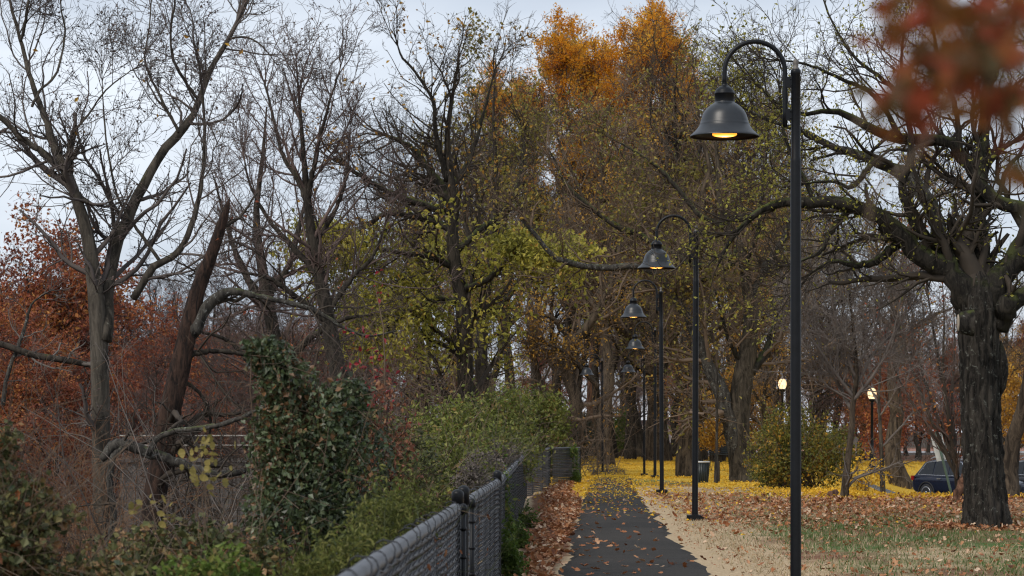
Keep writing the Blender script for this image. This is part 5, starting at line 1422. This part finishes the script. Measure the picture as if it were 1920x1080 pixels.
# ------------------------------------------------------------------ litter bin, bench, stake, sign, leaning post
p = G(1309, 904)
p = p + np.array([0, -1.5, 0])
b_ = thing('litter_bin', p, 'dark slatted litter bin behind the second lamp pole', 'litter bin')
g_ = Geo(); g_.lathe([(0.0, 0.02), (0.2, 0.02), (0.255, 0.78), (0.245, 0.78), (0.19, 0.05)], n=20); g_.obj('body', M['bin'], b_)
for k in range(20):
    a = k * 2 * math.pi / 20
    g_ = Geo(); g_.tubes(np.array([(0.208 * math.cos(a), 0.208 * math.sin(a), 0.02), (0.268 * math.cos(a), 0.268 * math.sin(a), 0.8)]), np.array([0.014, 0.014]), 4); g_.obj('slat', M['bin'], b_)
g_ = Geo(); g_.lathe([(0.28, 0.8), (0.285, 0.83), (0.27, 0.85), (0.2, 0.84), (0.2, 0.82), (0.27, 0.8)], n=20); g_.obj('rim', M['signback'], b_)
p = at(1356, 150)
b_.scale = (0.8, 0.8, 0.72)
be = thing('park_bench', p, 'dark park bench facing the yellow leaves behind the twin-stemmed tree', 'bench', None, 0.5)
z0 = EYE - (852 - HZ) / F * 150 - float(p[2])
be.location.z = p[2]
for k in range(3): lbox('seat_slat', (0, -0.15 + k * 0.15, 0.45), (0.8, 0.06, 0.02), M['bin'], be)
for k in range(4): lbox('back_slat', (0, 0.26 + k * 0.025, 0.56 + k * 0.12), (0.8, 0.018, 0.045), M['bin'], be)
for sx in (-0.72, 0.72):
    g_ = Geo(); g_.tubes(np.array([(sx, -0.2, 0.0), (sx, -0.2, 0.45), (sx, 0.22, 0.45), (sx, 0.34, 0.98)]), np.full(4, 0.03), 6); g_.obj('leg', M['black_metal'], be)
    g_ = Geo(); g_.tubes(np.array([(sx, 0.22, 0.45), (sx, 0.3, 0.0)]), np.full(2, 0.03), 6); g_.obj('leg', M['black_metal'], be)
    g_ = Geo(); g_.tubes(np.array([(sx, -0.2, 0.45), (sx, -0.2, 0.66), (sx, 0.26, 0.68)]), np.full(3, 0.025), 6); g_.obj('armrest', M['black_metal'], be)
p = G(1344, 907); st_ = thing('tree_stake', p, 'short dark wooden stake between litter bin and twin-stemmed tree', 'post')
g_ = Geo(); g_.tubes(np.array([(0, 0, -0.05), (0.01, 0, 0.6), (0.0, 0, 0.62), (0, 0, 2.0), (0.02, 0.05, 3.2)]), np.array([0.085, 0.075, 0.04, 0.035, 0.012]), 8); a, b = grow(np.array([[(0, 0, .8), (0, 0, 1.6), (0, 0, 2.4), (0.02, 0.05, 3.2)]], float), np.full((1, 4), .02), [14], 0.3, npts=5, up=0.1, rmin=0.006, r=r); g_.tubes(a, b, 3); g_.obj('stem', M['bark_dark'], st_)
# leaning sign seen from behind
q0 = W(1786, 936, 72); q1 = W(1755, 812, 72)
sgn = thing('street_sign', (q0[0], q0[1], float(terrain(q0[0], q0[1]))), 'blank back of a grey sign on a leaning green post before the navy car', 'sign')
o0 = np.array(sgn.location); ax_ = q1 - q0
g_ = Geo(); g_.tubes(np.stack([q0 + ax_ * t - o0 + np.array([0, -0.02, 0]) for t in (-0.15, 0.2, 0.6, 1.04)]), np.full(4, 0.035), 6, True); g_.obj('post', M['greenpost'], sgn)
cc = q0 + ax_ * 0.79 - o0 + np.array([0.0, 0.04, 0])
un = nrm(ax_); sd_ = np.array([un[2], 0, -un[0]])
hw, hh = 0.155, 0.37
bd = [cc + sd_ * sx * hw + un * sz * hh + np.array([0, dy, 0]) for dy in (0, 0.012) for sx, sz in ((-1, -1), (1, -1), (1, 1), (-1, 1))]
g_ = Geo(); g_.put(bd, [(0, 1, 2, 3), (7, 6, 5, 4), (0, 4, 5, 1), (1, 5, 6, 2), (2, 6, 7, 3), (3, 7, 4, 0)]); g_.obj('board', M['signback'], sgn, None, False)
for t in (0.62, 0.95):
    c_ = q0 + ax_ * t - o0 + np.array([0, -0.06, 0]); g_ = Geo(); g_.tubes(np.array([c_, c_ + np.array([0, 0.05, 0])]), np.array([0.018, 0.018]), 8, True); g_.obj('bolt', M['tin'], sgn)
ls = thing('leaning_stump', G(1793, 941), 'short leaning brown stump of a branch at the big oak\'s side', 'stump')
g_ = Geo(); pp, rr_ = resample([(0, 0, -0.1), (0.04, 0, 0.15), (0.13, 0, 0.42), (0.2, 0, 0.62)], [0.12, 0.1, 0.09, 0.075], 14, r, 0.2); g_.tubes(pp, rr_, 10, True); g_.obj('trunk', M['bark_red'], ls)
g_ = Geo(); pp, rr_ = resample([(0.19, 0, 0.58), (0.17, 0, 0.72), (0.22, 0.03, 0.95)], [0.05, 0.035, 0.015], 10, r, 0.2); g_.tubes(pp, rr_, 8, True); g_.obj('limb', M['bark_red'], ls)
rs = thing('root_stump', G(1562, 934), 'small dark rotten stump beside the young tree\'s foot', 'stump')
g_ = Geo(); g_.lathe([(0.17, -0.05), (0.15, 0.05), (0.11, 0.13), (0.08, 0.17), (0.03, 0.16), (0.0, 0.13)], n=14); V = np.concatenate(g_.V); V += 0.12 * noise(V, 9, 3)[:, None] * nrm(V) * 0.3; mesh_obj('trunk', V, np.concatenate(g_.Q), None, M['bark_red'], rs)
# pipe barrier far off
pb = thing('pipe_barrier', at(1280, 185), 'thin pale pipe barrier in the woods behind the second lamp pole', 'barrier')
for xk in (-1.6, -0.5, 0.6, 1.7):
    g_ = Geo(); g_.tubes(np.array([(xk, 0, 0), (xk, 0, 1.95)]), np.array([0.03, 0.03]), 6); g_.obj('post', M['signback'], pb)
g_ = Geo(); g_.tubes(np.array([(-1.7, 0, 1.95), (1.8, 0, 1.95)]), np.array([0.035, 0.035]), 6); g_.obj('rail', M['signback'], pb)

# ------------------------------------------------------------------ parked cars
def make_car(loc, rz, label, paint):
    root = thing('parked_car', loc, label, 'car', 'cars parked on the road', rz)
    # x: front is +x
    S = np.array([  # x, half width bottom, half width belt, z bottom, z belt
        (-2.38, 0.70, 0.74, 0.55, 0.98), (-2.34, 0.82, 0.86, 0.36, 1.02), (-2.1, 0.9, 0.92, 0.3, 1.05), (-1.5, 0.93, 0.95, 0.3, 1.06), (-0.5, 0.94, 0.96, 0.28, 1.04), (0.6, 0.94, 0.96, 0.28, 1.02), (1.1, 0.94, 0.95, 0.28, 1.03), (1.7, 0.92, 0.92, 0.3, 0.98), (2.15, 0.86, 0.86, 0.32, 0.9), (2.36, 0.72, 0.72, 0.4, 0.8), (2.42, 0.6, 0.6, 0.5, 0.72)])
    V, m_ = [], 10
    for (x, wb, wt, zb, zt) in S:
        zm = (zb + zt) / 2
        for (yy, z) in ((-wb * 0.9, zb), (-wb, zb + 0.1), (-wt * 1.005, zm + 0.05), (-wt, zt - 0.1), (-wt * 0.93, zt), (wt * 0.93, zt), (wt, zt - 0.1), (wt * 1.005, zm + 0.05), (wb, zb + 0.1), (wb * 0.9, zb)):
            V.append((x, yy, z))
    Q = []
    for i in range(len(S) - 1):
        for j in range(m_):
            Q.append((i * m_ + j, i * m_ + (j + 1) % m_, (i + 1) * m_ + (j + 1) % m_, (i + 1) * m_ + j))
    n_ = len(S)
    T = [(0, k + 1, k) for k in range(1, m_ - 1)] + [((n_ - 1) * m_, (n_ - 1) * m_ + k, (n_ - 1) * m_ + k + 1) for k in range(1, m_ - 1)]
    bo = mesh_obj('body', V, Q, T, paint, root, True)
    bv = bo.modifiers.new('bevel', 'SUBSURF'); bv.levels = 1; bv.render_levels = 1
    # cabin
    st = [(-2.2, 0.84, 1.0), (-1.75, 0.68, 1.62), (-1.2, 0.66, 1.71), (-0.3, 0.66, 1.73), (0.2, 0.65, 1.68), (1.05, 0.82, 1.02)]
    V = []
    for (x, w_, z) in st:
        wl_ = 0.88
        V += [(x if z > 1.1 else x, -wl_, 1.0), (x, -w_, z - 0.05 if z > 1.1 else z), (x, -w_ * 0.86, z), (x, w_ * 0.86, z), (x, w_, z - 0.05 if z > 1.1 else z), (x, wl_, 1.0)]
    Q = []
    for i in range(len(st) - 1):
        for j in range(5): Q.append((i * 6 + j, i * 6 + j + 1, i * 6 + 7 + j, i * 6 + 6 + j))
    mesh_obj('cabin', V, Q, None, paint, root, True)
    def side_y(z): return 0.88 + (0.66 - 0.88) * (z - 1.0) / 0.68
    for sgn_ in (-1, 1):
        for poly in ([(-1.95, 1.1), (-1.2, 1.08), (-1.2, 1.6), (-1.62, 1.56)], [(-1.14, 1.08), (-0.35, 1.06), (-0.35, 1.63), (-1.14, 1.61)], [(-0.28, 1.06), (0.7, 1.06), (0.22, 1.58), (-0.28, 1.63)]):
            n_ = len(poly)
            V = [(x, sgn_ * (side_y(z) + 0.012), z) for x, z in poly] + [(x, sgn_ * (side_y(z) - 0.02), z) for x, z in poly]
            Q = [tuple(range(4)), (7, 6, 5, 4)] + [(k, k + 4, (k + 1) % 4 + 4, (k + 1) % 4) for k in range(4)]
            mesh_obj('window', V, Q, None, M['glass'], root, False)
        tr_ = [(-1.98, 1.1), (-1.64, 1.58), (-1.2, 1.63), (-0.3, 1.66), (0.24, 1.6), (0.76, 1.06), (-0.3, 1.05), (-1.98, 1.09)]
        g_ = Geo(); g_.tubes(np.array([(x, sgn_ * (side_y(z) + 0.012), z) for x, z in tr_]), np.full(len(tr_), 0.014), 4); g_.obj('window_trim', M['chrome'], root)
        g_ = Geo(); g_.tubes(np.array([(-1.5, sgn_ * 0.6, 1.72), (-1.35, sgn_ * 0.6, 1.79), (0.0, sgn_ * 0.6, 1.79), (0.2, sgn_ * 0.6, 1.7)]), np.full(4, 0.022), 6); g_.obj('roof_rail', M['chrome'], root)
        g_ = Geo(); g_.lathe([(0.0, -0.11), (0.08, -0.08), (0.1, 0.0), (0.08, 0.07), (0.0, 0.09)], (0.62, sgn_ * 1.03, 1.08), 12); g_.obj('mirror', paint, root)
        g_ = Geo(); g_.box((-2.27, sgn_ * 0.8, 0.95), (0.07, 0.1, 0.09)); g_.obj('taillight', M['tail'], root, None, False)
        for zz_ in (0.42,):
            g_ = Geo(); g_.box((0, sgn_ * 0.955, 0.33), (1.0, 0.02, 0.05)); g_.obj('sill', M['tire'], root, None, False)
        for dx in (-0.75, 0.35):
            g_ = Geo(); g_.box((dx, sgn_ * 0.975, 0.93), (0.1, 0.012, 0.018)); g_.obj('door_handle', M['chrome'], root, None, False)
    for (x0, z0, x1, z1, w0, w1) in ((0.98, 1.09, 0.27, 1.61, 0.76, 0.58),):
        V = [(x0, -w0, z0), (x0, w0, z0), (x1, w1, z1), (x1, -w1, z1)]; V += [(x - 0.02, y, z - 0.03) for x, y, z in V]; V[:4] = [(x + 0.03, y, z + 0.03) for x, y, z in V[:4]]
        mesh_obj('windshield', V, [(0, 1, 2, 3), (7, 6, 5, 4)] + [(k, k + 4, (k + 1) % 4 + 4, (k + 1) % 4) for k in range(4)], None, M['glass'], root, False)
    V = [(-2.16, -0.7, 1.12), (-2.16, 0.7, 1.12), (-1.84, 0.56, 1.56), (-1.84, -0.56, 1.56)]; V = [(x - 0.03, y, z + 0.02) for x, y, z in V] + [(x + 0.02, y, z - 0.02) for x, y, z in V]
    mesh_obj('rear_window', V, [(3, 2, 1, 0), (4, 5, 6, 7)] + [(k, (k + 1) % 4, (k + 1) % 4 + 4, k + 4) for k in range(4)], None, M['glass'], root, False)
    for x in (-1.45, 1.5):
        for sgn_ in (-1, 1):
            a = np.array([(0.0, -0.1), (0.27, -0.11), (0.34, -0.1), (0.365, -0.05), (0.365, 0.05), (0.34, 0.1), (0.27, 0.11), (0.0, 0.1)])
            g_ = Geo(); g_.lathe(a, n=24); V = np.concatenate(g_.V); V = np.stack([V[:, 0], V[:, 2] * sgn_, V[:, 1]], 1) + np.array([x, sgn_ * 0.87, 0.365])
            wh = mesh_obj('wheel', V, np.concatenate(g_.Q), None, M['tire'], root)
            g_ = Geo(); g_.lathe([(0.0, 0.115), (0.05, 0.118), (0.06, 0.1), (0.2, 0.105), (0.24, 0.122), (0.25, 0.11)], n=20); V = np.concatenate(g_.V); V = np.stack([V[:, 0], V[:, 2] * sgn_, V[:, 1]], 1) + np.array([x, sgn_ * 0.87, 0.365])
            mesh_obj('rim', V, np.concatenate(g_.Q), None, M['rim'], wh)
            ar = np.array([(0.41, -0.02), (0.43, 0.03), (0.38, 0.03)]); th = np.linspace(-0.1, math.pi + 0.1, 14)
            g_ = Geo(); g_.tubes(np.stack([x + 0.42 * np.cos(th), np.full(14, sgn_ * 0.95), 0.365 + 0.42 * np.sin(th)], 1), np.full(14, 0.035), 5); g_.obj('wheel_arch', M['tire'], root)
    for sgn_ in (-1, 1):
        g_ = Geo(); g_.box((2.24, sgn_ * 0.62, 0.74), (0.1, 0.14, 0.06)); g_.obj('headlight', M['window'], root, None, False)
    g_ = Geo(); g_.box((2.4, 0, 0.6), (0.03, 0.35, 0.1)); g_.obj('grille', M['tire'], root, None, False)
    return root
dcar = 102.0
xc = (1800 - CX) / F * dcar
zc = EYE - (941 - HZ) / F * dcar
c0 = make_car((xc + 0.35, dcar, zc), math.radians(-52), 'navy SUV with silver window trim parked beside the big oak', M['navy'])
c0.scale = (0.95, 0.95, 0.95)
c1 = copy_tree(c0)
x2 = (1985 - CX) / F * 104
c1.location = (x2, 104, zc - 0.02); c1['label'] = 'dark car half hidden at the photo edge behind the mossy trunk'
for ch in children(c1):
    if ch.data and ch.data.materials and ch.data.materials[0] == M['navy']:
        ch.data = ch.data.copy(); ch.data.materials[0] = M['blackcar']

# ------------------------------------------------------------------ fallen leaves and grass
def scatter(n, x0, x1, y0, y1, dens, r):
    x = r.uniform(x0, x1, n); y = r.uniform(y0, y1, n)
    k = r.random(n) < dens(x, y)
    return x[k], y[k]
def on_ground(x, y):
    l, rr_ = path_edges(y)
    z = terrain(x, y)
    u_ = (x - l) / (rr_ - l)
    return z + np.where((u_ > 0) & (u_ < 1), 0.032 + 0.03 * np.sin(np.pi * np.clip(u_, 0, 1)), 0.01)
r = np.random.default_rng(170)
lit = Geo()
def litter(n, x0, x1, y0, y1, dens, size, geo, flat=0.75, lift=0.02, tint=(0.5, 0.25)):
    x, y = scatter(n, x0, x1, y0, y1, dens, r)
    C = np.stack([x, y, on_ground(x, y) + r.uniform(0, lift, len(x))], 1)
    (geo.curled(C, r.uniform(0.55, 1.3, len(x)) * size, np.clip(r.normal(tint[0], tint[1], len(x)), 0, 1), r, flat) if geo is lit else geo.leaves(C, r.uniform(0.55, 1.3, len(x)) * size, np.clip(r.normal(tint[0], tint[1], len(x)), 0, 1), flat=flat, aspect=0.6, fold=0.22, r=r))
    return C
def band(x, y):
    l, _ = path_edges(y); f = fence_x(y)
    t = np.clip((x - f) / np.maximum(l - f, 0.2), 0, 2)
    e = 1 - 0.35 * sm(y, 50, 66)
    return sm(t, 0.25 * e, 0.7 * e) * (1 - 0.992 * sm(t, 0.97 * e, 1.15 * e)) * (1 - sm(y, 64, 76))
litter(52000, -0.6, 3.0, 22, 78, band, 0.085, lit, 0.55, 0.09, (0.5, 0.27))
litter(34000, 2.6, 14.5, 40, 60, lambda x, y: w_brown(x, y) * 0.6, 0.085, lit, 0.55, 0.04, (0.5, 0.25))
litter(7500, 2.0, 11, 23, 44, lambda x, y: 0.55 * sm(x - path_edges(y)[1], 0.1, 1.4) * (0.5 + 0.5 * noise(np.stack([x, y * .5, 0 * x], 1), 0.7, 9)), 0.075, lit, 0.6, 0.03, (0.5, 0.28))
litter(9000, 1.6, 6, 22, 62, lambda x, y: 0.8 * sm(x - path_edges(y)[1], -0.15, 0.1) * (0.6 + 0.5 * noise(np.stack([x, y * .5, 0 * x], 1), 1.1, 8)), 0.028, lit, 0.6, 0.01, (0.55, 0.3))
ob = np.array(oak.location)
litter(3600, ob[0] - 1.8, ob[0] + 1.8, ob[1] - 1.3, ob[1] + 1.0, lambda x, y: np.exp(-((np.hypot(x - ob[0], y - ob[1]) - 0.6) / 0.45) ** 2) * 0.7, 0.075, lit, 0.5, 0.06)
lit.obj('fallen_oak_leaves', M['litter'], None, (3, 45, 0), False, 'stuff', True)
car = Geo()
litter(100000, 1.5, 24, 58, 180, lambda x, y: w_yellow(x, y) * (0.55 + 0.45 * noise(np.stack([x, y * .4, 0 * x], 1), .7, 3)), 0.075, car, 0.7, 0.03, (0.5, 0.22))
litter(30000, 0.5, 4.2, 40, 92, lambda x, y: (0.05 * sm(y, 40, 50) + 0.3 * sm(y, 50, 70) + 0.7 * sm(y, 74, 90)) * (0.6 + 0.5 * noise(np.stack([x, y, 0 * x], 1), .8, 4)), 0.055, car, 0.65, 0.02, (0.55, 0.22))
litter(20000, 4.5, 16, 54, 66, lambda x, y: w_yellow(x, y), 0.08, car, 0.5, 0.05, (0.5, 0.2))
litter(2600, 2.8, 7, 60, 76, lambda x, y: 0.5 + 0 * x, 0.07, car, 0.7, 0.02, (0.5, 0.2))
litter(1800, 2.2, 9, 34, 60, lambda x, y: 0.5 * sm(y, 34, 60), 0.08, car, 0.65, 0.02, (0.5, 0.2))
car.obj('ginkgo_leaf_carpet', M['carpet'], None, (6, 90, 0), False, 'stuff', True)

# leaves lying singly on the asphalt
lm_b = [leaf_mesh('fallen_leaf', 3, M['litter'], 210 + k, 0.5) for k in range(4)]
lm_y = [leaf_mesh('fallen_leaf', 0, M['carpet'], 220, 0.4), leaf_mesh('fallen_leaf', 1, M['carpet'], 221, 0.3)]
for k in range(170):
    y = 23.5 + 36 * r.random() ** 1.3
    l, rr_ = path_edges(y)
    u_ = r.beta(0.9, 1.6) if r.random() < 0.75 else r.random()
    x = float(l + (rr_ - l) * (0.03 + 0.94 * u_))
    yel = r.random() < sm(y, 36, 58) * 0.8
    o = bpy.data.objects.new('fallen_leaf', (lm_y if yel else lm_b)[int(r.integers(2 if yel else 4))])
    COL.objects.link(o)
    o.location = (x, y, float(on_ground(np.array([x]), np.array([y]))[0]) + 0.004)
    o.rotation_euler = (r.normal() * 0.25, r.normal() * 0.25, r.uniform(0, 6.28))
    s = (0.05 if yel else 0.075) * r.uniform(0.5, 1.5)
    o.scale = (s, s, s)
    if yel: tag(o, 'small yellow leaf fallen on the dark asphalt path', 'leaf', 'yellow leaves scattered on the path')
    else: tag(o, 'curled brown leaf fallen on the dark asphalt path', 'leaf', 'brown leaves scattered on the path')

for k in range(14):
    y = r.uniform(9.5, 24)
    if 16.2 < y < 17.8: continue
    o = bpy.data.objects.new('fallen_leaf', lm_b[int(r.integers(4))]); COL.objects.link(o)
    o.location = (float(fence_x(y)) + 0.03, y, r.uniform(0.45, 0.93)); o.rotation_euler = (r.uniform(0, 6), 1.4 + r.normal() * 0.2, r.uniform(-0.4, 0.4))
    s = r.uniform(0.03, 0.055); o.scale = (s, s * 0.7, s)
    tag(o, 'dry brown leaf caught in the black fence mesh', 'leaf', 'leaves caught in the fence')
# grass
gr = Geo()
x, y = scatter(110000, 1.9, 15, 22, 62, lambda x, y: sm(x - path_edges(y)[1], -0.02, 0.6) * (0.9 - 0.55 * w_brown(x, y)) * (1 - 0.5 * sm(y, 35, 60)), r)
n = len(x)
h = r.uniform(0.02, 0.06, n) * (1 + 0.5 * w_green(x, y))
base = np.stack([x, y, terrain(x, y) + 0.0], 1)
th = r.uniform(0, 6.28, n); wv = np.stack([np.cos(th), np.sin(th), 0 * th], 1) * 0.008
tip = base + np.stack([r.normal(size=n) * 0.025, r.normal(size=n) * 0.025, h], 1)
V = np.stack([base - wv, base + wv, tip], 1).reshape(-1, 3)
gn = w_green(x, y)
ti = np.clip(np.where(r.random(n) < gn * 0.95, r.normal(0.24, 0.1, n), r.normal(0.72, 0.13, n)), 0, 1)
gr.put(V, None, np.arange(3 * n).reshape(-1, 3), np.repeat(ti, 3))
gr.obj('grass', M['blade'], None, (6, 40, 0), False, 'stuff', True)

# forest-floor litter on the ravine side
fl_ = Geo()
x, y = scatter(20000, -14, 1, 12, 80, lambda x, y: (x < fence_x(y) - 0.2) * 1.0, r)
fl_.leaves(np.stack([x, y, terrain(x, y) + r.uniform(0, 0.06, len(x))], 1), r.uniform(0.06, 0.13, len(x)), np.clip(r.normal(0.3, 0.2, len(x)), 0, 1), flat=0.5, r=r)
fl_.obj('forest_floor_leaves', M['litter'], None, (-5, 45, 0), False, 'stuff', True)

# ------------------------------------------------------------------ near overhanging branch, out of focus
nb = thing('overhanging_branch', W(1990, -60, 2.1), 'soft out-of-focus red and orange leaves hanging in from the upper corner', 'leafy branch')
r = np.random.default_rng(180)
P = np.array([[W(2000 - 400 * t + r.normal() * 12, -120 + yy * t + 40 * t * t, 2.1 + dz * t) for t in np.linspace(0, 1, 9)] for yy, dz in ((160, 0.1), (330, -0.1), (520, 0.05), (40, 0.15), (440, 0.2))])
ge = Geo(); ge.tubes(P, np.linspace(0.004, 0.0012, 9)[None, :] * np.ones((5, 1)), 5); ge.obj('twig', M['twig_brown'], nb, nb.location)
near_m = [leaf_mesh('near_leaf', 3, M['nearred'], 230 + k, 0.5, 0.08 + 0.17 * k) for k in range(6)]
for (px, py, sx, sy, n) in ((1720, 50, 45, 45, 30), (1800, 35, 60, 40, 36), (1880, 90, 45, 80, 52), (1690, 150, 34, 50, 26), (1760, 120, 50, 50, 44), (1840, 170, 40, 60, 44), (1905, 230, 30, 70, 34), (1725, 205, 40, 28, 24), (1870, 320, 20, 20, 4)):
    for _ in range(n):
        o = bpy.data.objects.new('leaf', near_m[int(r.integers(6))]); COL.objects.link(o); o.parent = nb
        o.location = W(px + r.normal() * sx, py - 22 + r.normal() * sy, 1.7 + r.normal() * 0.08) - np.array(nb.location)
        o.rotation_euler = (r.uniform(0, 6.28), r.uniform(-1, 1), r.uniform(0, 6.28))
        s = 0.0195 * r.uniform(0.5, 1.5); o.scale = (s, s * r.uniform(0.5, 1.0), s)

_tot = sum(len(m.polygons) for m in bpy.data.meshes)
print('polygons', _tot, 'objects', len(bpy.data.objects))
